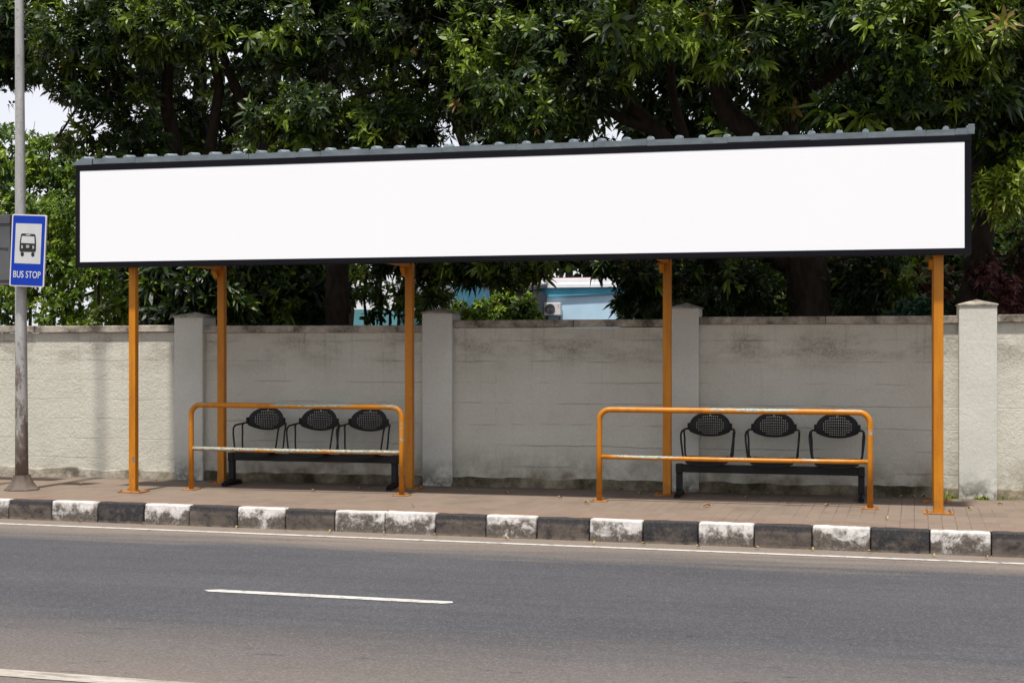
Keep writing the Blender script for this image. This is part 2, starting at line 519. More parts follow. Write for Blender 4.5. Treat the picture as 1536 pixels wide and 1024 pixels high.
M['leaf_lime'] = leaf_mat('lime leaf', (0.05, 0.075, 0.008), (0.12, 0.17, 0.012), (0.26, 0.31, 0.03), rough=0.45)
M['leaf_blue'] = leaf_mat('blue green leaf', (0.012, 0.032, 0.018), (0.03, 0.075, 0.042), (0.09, 0.17, 0.10), rough=0.4)
M['leaf_red'] = leaf_mat('dark red leaf', (0.020, 0.010, 0.008), (0.075, 0.025, 0.022), (0.22, 0.075, 0.075), rough=0.45)

# ------------------------------------------------------------------ world, sun, camera
SK, SM = 0.35, 0.02          # sun ray: sideways and away from the camera per metre of drop
w = bpy.data.worlds.new('World')
scene.world = w
w.use_nodes = True
wt = w.node_tree
wt.nodes.clear()
wo = wt.nodes.new('ShaderNodeOutputWorld')
bg = wt.nodes.new('ShaderNodeBackground')
sky = wt.nodes.new('ShaderNodeTexSky')
sky.sky_type = 'NISHITA'
sky.sun_disc = False
sky.sun_elevation = math.atan2(1.0, math.hypot(SK, SM))
sky.sun_rotation = R(180)
sky.air_density = 1.0; sky.dust_density = 2.0
tc = wt.nodes.new('ShaderNodeTexCoord')
nz = wt.nodes.new('ShaderNodeTexNoise')
nz.inputs['Scale'].default_value = 2.2; nz.inputs['Detail'].default_value = 6
mr = wt.nodes.new('ShaderNodeMapRange')
mr.inputs[1].default_value = 0.25; mr.inputs[2].default_value = 0.6
mr.inputs[3].default_value = 0.62; mr.inputs[4].default_value = 1.0
mx = wt.nodes.new('ShaderNodeMix'); mx.data_type = 'RGBA'
mx.inputs[7].default_value = (7.9, 8.0, 8.5, 1)      # bright thin cloud
wt.links.new(tc.outputs['Generated'], nz.inputs['Vector'])
wt.links.new(nz.outputs['Fac'], mr.inputs[0])
sx = wt.nodes.new('ShaderNodeSeparateXYZ')          # cloud thins towards the zenith
wt.links.new(tc.outputs['Generated'], sx.inputs[0])
el = wt.nodes.new('ShaderNodeMapRange')
el.inputs[1].default_value = 0.25; el.inputs[2].default_value = 0.95
el.inputs[3].default_value = 1.0; el.inputs[4].default_value = 0.35
wt.links.new(sx.outputs[2], el.inputs[0])
ml = wt.nodes.new('ShaderNodeMath'); ml.operation = 'MULTIPLY'
wt.links.new(mr.outputs[0], ml.inputs[0]); wt.links.new(el.outputs[0], ml.inputs[1])
wt.links.new(ml.outputs[0], mx.inputs[0])
wt.links.new(sky.outputs[0], mx.inputs[6])
wt.links.new(mx.outputs[2], bg.inputs[0])
bg.inputs[1].default_value = 0.102
wt.links.new(bg.outputs[0], wo.inputs[0])

sd = bpy.data.lights.new('sun', 'SUN')
sd.energy = 5.0
sd.angle = R(2.5)
sd.color = (1.0, 0.95, 0.87)
so = bpy.data.objects.new('sun', sd)
COL.objects.link(so)
so.location = (0, -5, 20)
so.rotation_euler = Vector((SM, SK, -1)).to_track_quat('-Z', 'Y').to_euler()

cam = bpy.data.cameras.new('camera')
co = bpy.data.objects.new('camera', cam)
COL.objects.link(co)
co.location = (0, 0, HC)
co.rotation_euler = (R(90), 0, YAW)
cam.sensor_width = 36
cam.lens = F / 1536 * 36
cam.shift_y = 10.0 / 1536
cam.clip_start = 0.1
cam.clip_end = 2000
scene.camera = co

scene.view_settings.view_transform = 'Standard'
scene.view_settings.look = 'None'
scene.view_settings.gamma = 1
scene.view_settings.use_curve_mapping = False
scene.view_settings.exposure = 0.25
scene.cycles.max_bounces = 8

# ------------------------------------------------------------------ road, kerb, pavement
KH = 0.195
KB = math.atan(-0.037)
KO = Vector((-3.14, 12.77, 0))
KE = Vector((math.cos(KB), math.sin(KB), 0))
KN = Vector((-math.sin(KB), math.cos(KB), 0))

def rd(s, n, z=0.0):
    return KO + KE * s + KN * n + Vector((0, 0, z))

def sheet(name, pts, mat, z=None):
    b = MB(); b.poly(pts)
    o = b.build(name, mat)
    o['kind'] = 'structure'
    return o

def strip(s0, s1, n0, n1, z):
    return [rd(s0, n0, z), rd(s1, n0, z), rd(s1, n1, z), rd(s0, n1, z)]

sheet('ground', [(-500, -500, -0.24), (500, -500, -0.24), (500, 500, -0.24), (-500, 500, -0.24)], M['earth'])
sheet('road', strip(-60, 60, -26, 0.05, -KH), M['asphalt'])
sheet('edge_line', strip(-60, 60, -0.415, -0.335, -KH + 0.004), M['paint'])
def slant_strip(s0, s1, n, wd, z, cut=0.1):
    return [rd(s0 + cut, n + wd / 2, z), rd(s0, n, z), rd(s0 + cut * 0.6, n - wd / 2, z), rd(s1 - cut * 0.6, n - wd / 2, z), rd(s1, n, z), rd(s1 - cut * 0.2, n + wd / 2, z)]
for s0 in (-11.3, -1.37, 8.5):
    sheet('lane_dash', slant_strip(s0, s0 + 1.9, -3.34, 0.10, -KH + 0.004), M['paint'])
sheet('lane_line', strip(-60, 60, -6.08, -5.935, -KH + 0.004), M['faded'])

b = MB()
pv = [rd(-60, 0.10, 0), rd(60, 0.10, 0), Vector((60, 15.62, 0)), Vector((-60, 15.62, 0))]
b.poly(pv)
b.build('pavement', M['paving'])['kind'] = 'structure'
sheet('yard', [(-70, 15.62, 0), (70, 15.62, 0), (70, 140, 0), (-70, 140, 0)], M['soil'])

# kerb stones: one run of bevelled blocks, painted in turn
seams_px = [13, 78, 147, 216, 284, 356, 428, 502, 577, 653, 729, 805, 884, 964, 1047, 1131, 1218, 1306, 1395, 1487]
cols = ['b', 'w', 'B', 'w', 'b', 'w', 'b', 'w', 'w', 'b', 'w', 'b', 'w', 'B', 'w', 'b', 'w', 'B', 'w', 'b']
def seam_s(px):
    u = (px - 768.0) / F
    dx, dy = -SA + u * CA, CA + u * SA
    # ray (dx,dy)*t meets KO + KE*s
    det = dx * (-KE.y) - dy * (-KE.x)
    s = (dx * KO.y - dy * KO.x) / det
    return s
ss = [seam_s(p) for p in seams_px]
b = MB()
blocks = []
for i in range(len(ss) - 1):
    blocks.append((ss[i], ss[i + 1], cols[i]))
s_, i = ss[0], 0
while s_ > -25:
    blocks.append((s_ - 0.48, s_, 'w' if i % 2 == 0 else 'b')); s_ -= 0.48; i += 1
s_, i = ss[-1], 0
while s_ < 18:
    blocks.append((s_, s_ + 0.48, 'b' if i % 2 == 0 else 'w')); s_ += 0.48; i += 1
kr = random.Random(3)
for (a0, a1, cc) in blocks:
    mi = {'w': 0, 'b': 1, 'B': 2}[cc]
    if cc == 'w' and kr.random() < 0.5: mi = 3
    g = 0.004
    dz = kr.uniform(-0.004, 0.004); dn = kr.uniform(-0.006, 0.006)
    kb = MB()
    vs = kb.box(a0 + g, a1 - g, dn, 0.115, -KH - 0.03, 0.006 + dz, mi=mi, bevel=0.016, seg=3)
    es = list({e for v in vs for e in v.link_edges if e.calc_length() > 0.05})
    bmesh.ops.subdivide_edges(kb.bm, edges=es, cuts=7, use_grid_fill=True)
    vs = list(kb.bm.verts)
    for v in vs:
        for f_ in v.link_faces:
            f_.material_index = mi; f_.smooth = True
    rz = kr.uniform(-0.006, 0.006)
    for v in vs:
        q_ = Vector((v.co.x * 9, v.co.y * 20, v.co.z * 14))
        k_ = mnoise.noise(q_) * 0.005 + mnoise.noise(q_ * 2.7) * 0.003
        v.co.y += k_ if v.co.y < 0.1 else 0
        v.co.z += k_ * (1.0 if v.co.z > -0.1 else 0)
    for v in vs:
        x, n, z = v.co
        if n < 0.05 and z < -0.05: n -= 0.008
        v.co = rd(x, n + rz * (x - a0), z)
    tm = bpy.data.meshes.new('tmp'); kb.bm.to_mesh(tm); kb.bm.free()
    b.bm.from_mesh(tm); bpy.data.meshes.remove(tm)
b.build('kerb', [kerb_mat(True, 0), kerb_mat(False, 0.0), kerb_mat(False, 1.1), kerb_mat(True, 1)])['kind'] = 'structure'

# ------------------------------------------------------------------ boundary wall
WY = 15.50
wl = thing('boundary_wall', 'long low plastered grey boundary wall with capped pillars behind the bus shelter', 'wall', (-4, WY, 0))
PX = [(261, 304, 1.927), (633, 678, 1.955), (1005, 1048, 1.993), (1438, 1496, 2.005)]
PF = WY - 0.07
pil = []
for (p0, p1, zt) in PX:
    pil.append((X(p0, PF), X(p1, PF), zt))
edges = [-24.0] + [p for q in pil for p in (q[0], q[1])] + [12.0]
tops = [1.830, 1.825, 1.872, 1.900, 1.910]
b = MB(); cp = MB(); pl = MB()
wr = random.Random(5)
for k in range(5):
    x0, x1 = edges[2 * k], edges[2 * k + 1]
    n = max(2, int((x1 - x0) / 0.12)); 
    zt = tops[k]
    b.box(x0, x1, WY, WY + 0.2, -0.05, zt - 0.085)
    # coping in cast lengths
    x = x0
    while x < x1 - 0.01:
        L = min(1.25 + wr.uniform(-0.1, 0.15), x1 - x)
        if x1 - (x + L) < 0.3: L = x1 - x
        dz = wr.uniform(-0.004, 0.004)
        cp.box(x + 0.002, x + L - 0.002, WY - 0.045 + wr.uniform(-.004, .004), WY + 0.245, zt - 0.082 + dz, zt + dz, bevel=0.008)
        x += L
    # plinth with a ragged top
    m = max(4, int((x1 - x0) / 0.09))
    hs = [0.105 + 0.028 * mnoise.noise(Vector((x0 + (x1 - x0) * i / m, 3.1, 0)) * 2.3) + wr.uniform(-0.006, 0.006) for i in range(m + 1)]
    ds = [0.022 + 0.014 * mnoise.noise(Vector((x0 + (x1 - x0) * i / m, 9.1, 0)) * 3.1) for i in range(m + 1)]
    bv = pl.bm.verts
    rows = []
    for i in range(m + 1):
        xx = x0 + (x1 - x0) * i / m
        rows.append([bv.new((xx, WY - ds[i] - 0.012, -0.02)), bv.new((xx, WY - ds[i], hs[i] - 0.012)), bv.new((xx, WY - ds[i] + 0.012, hs[i])), bv.new((xx, WY + 0.05, hs[i] + 0.004))])
    for i in range(m):
        for j in range(3):
            pl.bm.faces.new((rows[i][j], rows[i + 1][j], rows[i + 1][j + 1], rows[i][j + 1]))
b.build('wall_panel', M['wall'], wl)
cp.build('coping', M['coping'], wl)
pl.build('plinth', M['plinth'], wl)
for (x0, x1, zt) in pil:
    y0, y1 = PF, PF + 0.36
    b = MB()
    b.box(x0, x1, y0, y1, -0.05, zt, bevel=0.012)
    po = b.build('pillar', M['pillar'], wl)
    c = MB()
    e = 0.012
    bv = c.bm.verts
    q = [bv.new(p) for p in ((x0 - e, y0 - e, zt - .004), (x1 + e, y0 - e, zt - .004), (x1 + e, y1 + e, zt - .004), (x0 - e, y1 + e, zt - .004))]
    q2 = [bv.new(p) for p in ((x0 - e, y0 - e, zt + .012), (x1 + e, y0 - e, zt + .012), (x1 + e, y1 + e, zt + .012), (x0 - e, y1 + e, zt + .012))]
    t_ = bv.new(((x0 + x1) / 2, (y0 + y1) / 2, zt + 0.065))
    c.bm.faces.new(list(reversed(q)))
    for i in range(4):
        c.bm.faces.new((q[i], q[(i + 1) % 4], q2[(i + 1) % 4], q2[i]))
        c.bm.faces.new((q2[i], q2[(i + 1) % 4], t_))
    c.build('pillar_cap', M['coping'], po)

# ------------------------------------------------------------------ bus shelter
SY = 13.80            # front of the sign box
sh = thing('bus_shelter', 'bus shelter on orange posts with a long blank white signboard under a metal roof', 'bus shelter', (-3.6, 14.4, 0))
xl, xr, zb, zt = -8.256, 0.985, 2.432, 3.535
sb = MB()
sb.box(xl + 0.012, xr - 0.012, SY + 0.03, SY + 0.13, zb + 0.01, zt - 0.01)
sbo = sb.build('signboard', M['frame'], sh)
fr = MB()
fw = 0.060
fr.box(xl, xr, SY, SY + 0.14, zt - fw - 0.004, zt, bevel=0.004)
fr.box(xl, xr, SY, SY + 0.14, zb, zb + fw - 0.004, bevel=0.004)
fr.box(xl, xl + fw - 0.006, SY + 0.002, SY + 0.138, zb + fw - 0.004, zt - fw - 0.004)
fr.box(xr - fw, xr, SY + 0.002, SY + 0.138, zb + fw - 0.004, zt - fw - 0.004)
fr.build('sign_frame', M['frame'], sbo)
pn = MB()
pn.box(xl + fw - 0.006, xr - fw, SY + 0.004, SY + 0.028, zb + fw - 0.004, zt - fw - 0.004)
pn.build('sign_panel', M['panel'], sbo)

# posts
def post(px, Y, top, wd, cxoff=0.0):
    p = at(px, 600, Y).x
    b = MB()
    b.box(p - wd / 2, p + wd / 2, Y - wd / 2, Y + wd / 2, 0.008, top, bevel=0.006)
    o = b.build('post', M['post'], sh)
    c = MB()
    c.box(p - 0.135, p + 0.135, Y - 0.11, Y + 0.11, 0.0, 0.014, bevel=0.003, rot=Matrix.Rotation(random.uniform(-.06, .06), 3, 'Z'))
    for sx in (-1, 1):
        for sy in (-1, 1):
            c.tube([(p + sx * 0.105, Y + sy * 0.08, 0.012), (p + sx * 0.105, Y + sy * 0.08, 0.03)], 0.011, 6, smooth=False)
    c.build('base_plate', M['plate'], o)
    return p
fy = 14.0
fposts = [post(200.5, fy, 2.44, 0.078), post(1407.5, fy, 2.44, 0.088)]
ry = 15.06
rposts = [post(333, ry, 3.55, 0.082), post(614.5, ry, 3.55, 0.086), post(1001, ry, 3.55, 0.086), post(1404, ry, 3.55, 0.082)]
for i, p in enumerate(rposts):
    b = MB()       # cantilever bracket arm from the post to the sign
    b.box(p - 0.022, p + 0.022, SY + 0.145, ry - 0.045, 2.455, 2.535, bevel=0.004)
    b.prism([(0, 0), (0.08, 0.08), (0.08, 0.10), (0, 0.10)], (p - 0.025, ry - 0.045, 2.355), (0, -1, 0), (0, 0, 1), 0.05)
    b.prism([(0, 0.0), (-0.06, 0.05), (-0.06, 0.07), (0, 0.07)], (p - 0.044, ry - 0.03, 2.40), (1, 0, 0), (0, 0, 1), -0.06)
    b.build('bracket', M['post'], sh)
b = MB()
b.box(xl + 0.1, xr - 0.1, SY + 0.155, SY + 0.215, 2.445, 2.51, bevel=0.004)
b.box(xl + 0.25, xr - 0.3, ry - 0.03, ry + 0.03, 3.55, 3.62, bevel=0.004)
b.box(xl + 0.04, xr - 0.02, SY + 0.026, SY + 0.06, 3.54, 3.59)
b.build('beam', M['frame'], sh)

# roof: sheet rising to the back, trim of overlapping lengths along the front, rolled ribs
rs = math.tan(R(7.8))
rb_y0, rb_y1 = SY + 0.022, 15.42
b = MB()
ex0, ex1 = xl - 0.045, xr + 0.025
def roofz(y): return 3.588 + (y - rb_y0) * rs
nseg = 0
b.prism([(rb_y0 + 0.01, roofz(rb_y0 + 0.01) - 0.012), (rb_y1, roofz(rb_y1) - 0.012), (rb_y1, roofz(rb_y1)), (rb_y0 + 0.01, roofz(rb_y0 + 0.01))], (ex0 + 0.24, 0, 0), (0, 1, 0), (0, 0, 1), ex1 - ex0 - 0.54)  # unseen ends set in to narrow the roof's shadow on the wall
rs_o = b.build('roof_sheet', M['roof'], sh)
rr = random.Random(21)
b = MB()
x = ex0 + 0.12
while x < ex1 + 0.0:
    r = 0.029 + rr.uniform(-0.003, 0.004)
    y0 = rb_y0 + rr.uniform(-0.004, 0.02)
    dx = rr.uniform(-0.01, 0.01)
    y1 = rb_y1 if ex0 + 0.3 < x < ex1 - 0.4 else y0 + 0.3  # outer ribs stop short to keep that shadow narrow
    b.tube([(x, y0, roofz(y0) + 0.011), (x + dx, y0 + 0.19, roofz(y0 + 0.19) + 0.011), (x + dx, y0 + 0.23, roofz(y0 + 0.23) - 0.022), (x + dx * 2, y1, roofz(y1) - 0.022)], r, 12)
    x += 0.255 + rr.uniform(-0.03, 0.03)
b.tube([(ex1 - 0.028, rb_y0 - 0.01, roofz(rb_y0) + 0.012), (ex1 - 0.028, rb_y0 + 0.3, roofz(rb_y0 + 0.3) + 0.012)], 0.028, 12)
b.build('roof_rib', M['rib'], rs_o)
b = MB()
x = ex0
k = 0
while x < ex1 - 0.02:
    L = rr.choice([0.26, 0.27, 0.5, 0.53, 0.78])
    if k == 0: L = 0.25
    x1 = min(ex1, x + L)
    if ex1 - x1 < 0.15: x1 = ex1
    y0 = rb_y0 - 0.012 - (k % 2) * 0.004 + rr.uniform(-.001, .001)
    z0 = zt + 0.004 + rr.uniform(-0.003, 0.003)
    z1 = z0 + 0.056 + rr.uniform(-0.004, 0.004)
    t0 = rr.uniform(-0.004, 0.006)
    if k == 0:
        out = [(0, 0), (L, 0), (L, 0.064), (0.12, 0.07), (0.07, 0.045), (0, 0.008)]
        b.prism(out, (x - 0.012, y0 + 0.012, z0), (1, 0, 0), (0, 0, 1), 0.012)
    else:
        out = [(0.014, 0.0), (x1 - x + 0.012, 0.0), (x1 - x + 0.012, z1 - z0 + t0), (0.026, z1 - z0), (0.014, z1 - z0 - 0.012)]
        b.prism(out, (x - 0.012, y0 + 0.012, z0), (1, 0, 0), (0, 0, 1), 0.012)
    # seam lip
    x = x1
    k += 1
b.box(ex1 - 0.055, ex1 + 0.004, rb_y0 - 0.024, rb_y0 - 0.018 + 0.02, zt + 0.004, zt + 0.098, bevel=0.004)
b.build('roof_trim', M['roof'], sh)

# ------------------------------------------------------------------ guard rails
def arc_path(x0, y0, x1, y1, zt, r):
    d = Vector((x1 - x0, y1 - y0, 0)); L = d.length; d.normalize()
    pts = [(0, 0.0), (0, 0.5), (0, zt - r)]
    for k in range(1, 8):
        a = math.pi / 2 * k / 8
        pts.append((r - r * math.cos(a), zt - r + r * math.sin(a)))
    n = 8
    for k in range(n + 1):
        pts.append((r + (L - 2 * r) * k / n, zt))
    for k in range(1, 8):
        a = math.pi / 2 * k / 8
        pts.append((L - r + r * math.sin(a), zt - r + r * math.cos(a)))
    pts += [(L, zt - r), (L, 0.5), (L, 0.0)]
    return [Vector((x0, y0, 0)) + d * p[0] + Vector((0, 0, p[1])) for p in pts], d, L

def guard_rail(x0, y0, x1, y1, label, mt, mm):
    t = thing('guard_rail', label, 'railing', ((x0 + x1) / 2, (y0 + y1) / 2, 0), 'orange tube rails in front of the benches')
    pts, d, L = arc_path(x0, y0, x1, y1, 0.935, 0.11)
    b = MB(); b.tube(pts, 0.029, 14)
    b.build('rail_hoop', mt, t)
    b = MB()
    n = 10
    b.tube([Vector((x0, y0, 0.455)) + d * (0.015 + (L - 0.03) * k / n) + Vector((0, 0, -0.006 * math.sin(math.pi * k / n))) for k in range(n + 1)], 0.0225, 12)
    b.build('middle_rail', mm, t)
    for (x, y) in ((x0, y0), (x1, y1)):
        b = MB(); b.box(x - 0.085, x + 0.085, y - 0.075, y + 0.075, 0.0, 0.01, bevel=0.003)
        for sx in (-1, 1):
            b.tube([(x + sx * 0.062, y, 0.008), (x + sx * 0.062, y, 0.022)], 0.009, 6, smooth=False)
        b.build('base_plate', M['plate'], t)
guard_rail(-7.19, 14.40, -4.73, 14.34, 'worn orange tube railing with a bare scuffed middle bar, nearer the bus stop pole', M['rail_worn'], M['rail_bare'])
guard_rail(-2.60, 14.30, 0.078, 14.25, 'orange tube railing with mostly painted middle bar, farther from the bus stop pole', M['rail'], M['rail_worn'])

# ------------------------------------------------------------------ three seat benches
def shell_back(cx, cy, cz, wd, ht, tilt):
    """perforated oval backrest, hollow towards the sitter"""
    bm = bmesh.new()
    NX, NZ = 80, 40
    grid = {}
    def outline(u):
        top = 0.07 * ht + 0.50 * ht * (max(0.0, 1 - abs(u) ** 2.5)) ** 0.62
        bot = 0.25 * ht + 0.22 * ht * (max(0.0, 1 - abs(u) ** 2.2))
        return top, bot
    def pos(i, j, off):
        u = -1 + 2 * i / NX; v = -1 + 2 * j / NZ
        tp, bt = outline(u)
        z = v * (tp if v > 0 else bt)
        x = u * wd / 2
        y = 0.055 * (1 - u * u) + off + 0.012 * (v * v)
        y2 = y + z * math.sin(tilt); z2 = z * math.cos(tilt)
        return Vector((cx + x, cy + y2, cz + z2))
    def hole(i, j):
        if not (i % 4 in (1, 2) and j % 4 in (1, 2)): return False
        u = -1 + 2 * (i + 0.5) / NX; v = -1 + 2 * (j + 0.5) / NZ
        i4 = -1 + 2 * (i // 4 * 4 + 2) / NX; j4 = -1 + 2 * (j // 4 * 4 + 2) / NZ
        return (abs(i4) / 0.72) ** 3 + (abs(j4) / 0.74) ** 3 < 1.0
    def slot(i, j):
        return i in (38, 39, 40) and j in (35, 36)
    th = 0.007
    for i in range(NX + 1):
        for j in range(NZ + 1):
            grid[i, j, 0] = bm.verts.new(pos(i, j, 0)); grid[i, j, 1] = bm.verts.new(pos(i, j, th))
    solid = lambda i, j: 0 <= i < NX and 0 <= j < NZ and not hole(i, j) and not slot(i, j)
    for i in range(NX):
        for j in range(NZ):
            if not solid(i, j): continue
            for s in (0, 1):
                q = [grid[i, j, s], grid[i + 1, j, s], grid[i + 1, j + 1, s], grid[i, j + 1, s]]
                bm.faces.new(q if s == 0 else q[::-1]).smooth = True
            for (di, dj, a, c) in ((-1, 0, (i, j), (i, j + 1)), (1, 0, (i + 1, j), (i + 1, j + 1)), (0, -1, (i, j), (i + 1, j)), (0, 1, (i, j + 1), (i + 1, j + 1))):
                if not solid(i + di, j + dj):
                    bm.faces.new((grid[a[0], a[1], 0], grid[c[0], c[1], 0], grid[c[0], c[1], 1], grid[a[0], a[1], 1]))
    loose = [v for v in bm.verts if not v.link_faces]
    bmesh.ops.delete(bm, geom=loose, context='VERTS')
    return bm

def bench(xs, x0, x1, label, dz=0.0):
    BY = 15.0
    t = thing('bench', label, 'bench', ((x0 + x1) / 2, BY, 0), 'black three seat benches under the shelter')
    b = MB(); b.box(x0 - 0.02, x1 + 0.02, BY - 0.035, BY + 0.045, 0.285 + dz, 0.368 + dz, bevel=0.006)
    for x in (x0, x1):
        b.box(x - 0.035, x + 0.035, BY - 0.045, BY + 0.055, 0.275 + dz, 0.374 + dz, bevel=0.006)
    b.build('beam', M['black'], t)
    for x in (x0, x1):
        b = MB()
        b.box(x - 0.032, x + 0.032, BY - 0.03, BY + 0.04, 0.03, 0.274 + dz, bevel=0.006)
        pts = [(x, BY - 0.225, 0.022), (x, BY - 0.19, 0.03), (x, BY, 0.045), (x, BY + 0.19, 0.03), (x, BY + 0.225, 0.022)]
        b.tube(pts, [0.026, 0.03, 0.036, 0.03, 0.026], 10)
        for yy in (-0.205, 0.205):
            b.tube([(x, BY + yy, 0.0), (x, BY + yy, 0.02)], 0.03, 10, smooth=False)
        b.build('leg', M['black'], t)
    for cx in xs:
        # seat pan: shallow dish with a rolled front edge
        bm = MB()
        n, m = 18, 14
        sw, sd2 = 0.45, 0.40
        vs = {}
        for s, dz in ((0, 0.0), (1, -0.012)):
            for i in range(n + 1):
                for j in range(m + 1):
                    u = -1 + 2 * i / n; v = -1 + 2 * j / m
                    k = (1 - 0.10 * max(0, abs(v)) ** 4)
                    z = 0.408 + dz - 0.018 * (1 - u * u) * (1 - 0.4 * v) + 0.012 * v - (0.03 * max(0, -v - 0.6) ** 1.5)
                    vs[i, j, s] = bm.bm.verts.new((cx + u * sw / 2 * k, BY - 0.045 + v * sd2 / 2 * (1 - 0.12 * abs(u) ** 4), z + dz))
        for i in range(n):
            for j in range(m):
                for s in (0, 1):
                    f = bm.bm.faces.new((vs[i, j, s], vs[i + 1, j, s], vs[i + 1, j + 1, s], vs[i, j + 1, s])); f.smooth = True
        for i in range(n):
            for j in (0, m):
                bm.bm.faces.new((vs[i, j, 0], vs[i + 1, j, 0], vs[i + 1, j, 1], vs[i, j, 1]))
        for j in range(m):
            for i in (0, n):
                bm.bm.faces.new((vs[i, j, 0], vs[i, j + 1, 0], vs[i, j + 1, 1], vs[i, j, 1]))
        bm.box(cx - 0.15, cx - 0.12, BY - 0.13, BY + 0.1, 0.366 + dz, 0.39 + dz)
        bm.box(cx + 0.12, cx + 0.15, BY - 0.13, BY + 0.1, 0.366 + dz, 0.39 + dz)
        bm.build('seat', M['plastic'], t)
        sbm = MB(); sbm.bm.free()
        sbm.bm = shell_back(cx, BY + 0.165, 0.745 + dz * 0.7, 0.43, 0.25, R(8))
        for s in (-1, 1):     # sockets that take the arm tubes
            sbm.box(cx + s * 0.222 - 0.014, cx + s * 0.222 + 0.014, BY + 0.15, BY + 0.195, 0.69, 0.765, bevel=0.006)
        sbm.build('backrest', M['plastic'], t)
        for s in (-1, 1):
            b = MB()
            xa = cx + s * 0.262
            b.tube([(cx + s * 0.225, BY + 0.17, 0.702), (cx + s * 0.245, BY + 0.165, 0.704), (xa, BY + 0.145, 0.70), (xa + s * .004, BY + 0.12, 0.672), (xa - s * 0.004, BY + 0.11, 0.60), (xa - s * 0.006, BY + 0.10, 0.52), (xa - s * 0.012, BY + 0.09, 0.43), (xa - s * 0.05, BY + 0.085, 0.385)], 0.0105, 10)
            b.tube([(xa, BY + 0.15, 0.698), (xa + s * 0.006, BY + 0.06, 0.694), (xa + s * 0.008, BY - 0.06, 0.685), (xa + s * 0.012, BY - 0.10, 0.655), (xa + s * 0.008, BY - 0.115, 0.60), (xa - s * 0.004, BY - 0.12, 0.50), (xa - s * 0.014, BY - 0.125, 0.43), (xa - s * 0.05, BY - 0.125, 0.385)], 0.0105, 10)
            b.build('armrest', M['black'], t)
bench([X(400, 15.2), X(479.5, 15.2), X(554, 15.2)], X(348, 15.0), X(592, 15.0), 'black three seat bench behind the scuffed railing nearer the bus stop pole')
bench([X(1065, 15.2), X(1161, 15.2), X(1256, 15.2)], X(1019, 15.0), X(1292, 15.0), 'black three seat bench beside the rearmost right posts, farther from the bus stop pole', -0.03)

# ------------------------------------------------------------------ bus stop sign on its pole
bx, by = -8.99, 13.93
bs = thing('bus_stop_sign', 'blue and white bus stop sign on a tall rusty grey pole', 'bus stop sign', (bx, by, 0))
b = MB()
pp = [(bx - 0.006 * z, by, z) for z in (0.06, 0.5, 1.2, 2.2, 3.2, 4.4, 5.6, 6.8)]
b.tube(pp, [0.072, 0.069, 0.066, 0.061, 0.056, 0.05, 0.046, 0.042], 20)
b.build('pole', M['pole'], bs)
b = MB()
rings = []
for (z, r) in ((0.0, 0.185), (0.012, 0.185), (0.03, 0.16), (0.1, 0.112), (0.15, 0.092), (0.165, 0.088), (0.166, 0.074)):
    rings.append([b.bm.verts.new((bx + r * (1 + 0.03 * math.cos(8 * a)) * math.cos(a), by + r * (1 + 0.03 * math.cos(8 * a)) * math.sin(a), z)) for a in [2 * math.pi * k / 48 for k in range(48)]])
for i in range(len(rings) - 1):
    for k in range(48):
        b.bm.faces.new((rings[i][k], rings[i][(k + 1) % 48], rings[i + 1][(k + 1) % 48], rings[i + 1][k])).smooth = (1 < i < 4)
b.build('pole_base', M['castiron'], bs)

PYS = 13.80
pc = at(43.5, 376, PYS)
roll = R(-2.6); yaw = R(4)
RM = Matrix.Rotation(yaw, 3, 'Z') @ Matrix.Rotation(-roll, 3, 'Y')
UX, UZ = RM @ Vector((1, 0, 0)), RM @ Vector((0, 0, 1))
UN = UX.cross(UZ)                  # points to -Y? fixed below
if UN.y > 0: UN = -UN              # towards the road
PW, PH = 0.405, 0.785
def rrect(w_, h_, r, n=5):
    pts = []
    for (sx, sy, a0) in ((1, 1, 0), (-1, 1, 90), (-1, -1, 180), (1, -1, 270)):
        for k in range(n + 1):
            a = R(a0 + 90 * k / n)
            pts.append((sx * (w_ / 2 - r) + r * math.cos(a), sy * (h_ / 2 - r) + r * math.sin(a)))
    return pts
def plate(mb, pts, off, depth, cx=0.0, cz=0.0):
    """flat shape on the sign face, 'off' proud of the plate"""
    o = pc + UX * cx + UZ * cz + UN * off
    a = [mb.bm.verts.new(o + UX * p[0] + UZ * p[1]) for p in pts]
    c = [mb.bm.verts.new(o + UX * p[0] + UZ * p[1] + UN * depth) for p in pts]
    k = len(pts)
    mb.bm.faces.new(a); mb.bm.faces.new(c[::-1])
    for i in range(k):
        mb.bm.faces.new((a[i], c[i], c[(i + 1) % k], a[(i + 1) % k]))
b = MB(); plate(b, rrect(PW, PH, 0.02), 0.0, 0.022)
b.box(pc.x - .17, pc.x - .02, PYS + .004, PYS + .05, pc.z + 0.2, pc.z + 0.24)
b.box(pc.x - .17, pc.x - .02, PYS + .004, PYS + .05, pc.z - 0.24, pc.z - 0.2)
spl = b.build('sign_plate', M['signwhite'], bs)
b = MB(); plate(b, rrect(PW - 0.028, PH - 0.028, 0.014), 0.0225, 0.002)
b.build('blue_field', M['blue'], spl)
b = MB(); plate(b, rrect(0.305, 0.435, 0.004), 0.025, 0.002, 0, 0.075)
b.build('white_field', M['signgrey'], spl)
b = MB()
z0 = 0.072
plate(b, [(-0.092, -0.085), (0.09, -0.085), (0.096, -0.06), (0.094, 0.02), (0.085, 0.092), (0.074, 0.108), (-0.074, 0.112), (-0.086, 0.1), (-0.096, 0.02), (-0.098, -0.06)], 0.0275, 0.002, 0, z0)
for sx in (-1, 1):
    plate(b, [(0.02 * math.cos(R(a)), 0.024 * math.sin(R(a))) for a in range(0, 360, 24)], 0.0275, 0.002, sx * 0.062, z0 - 0.112)
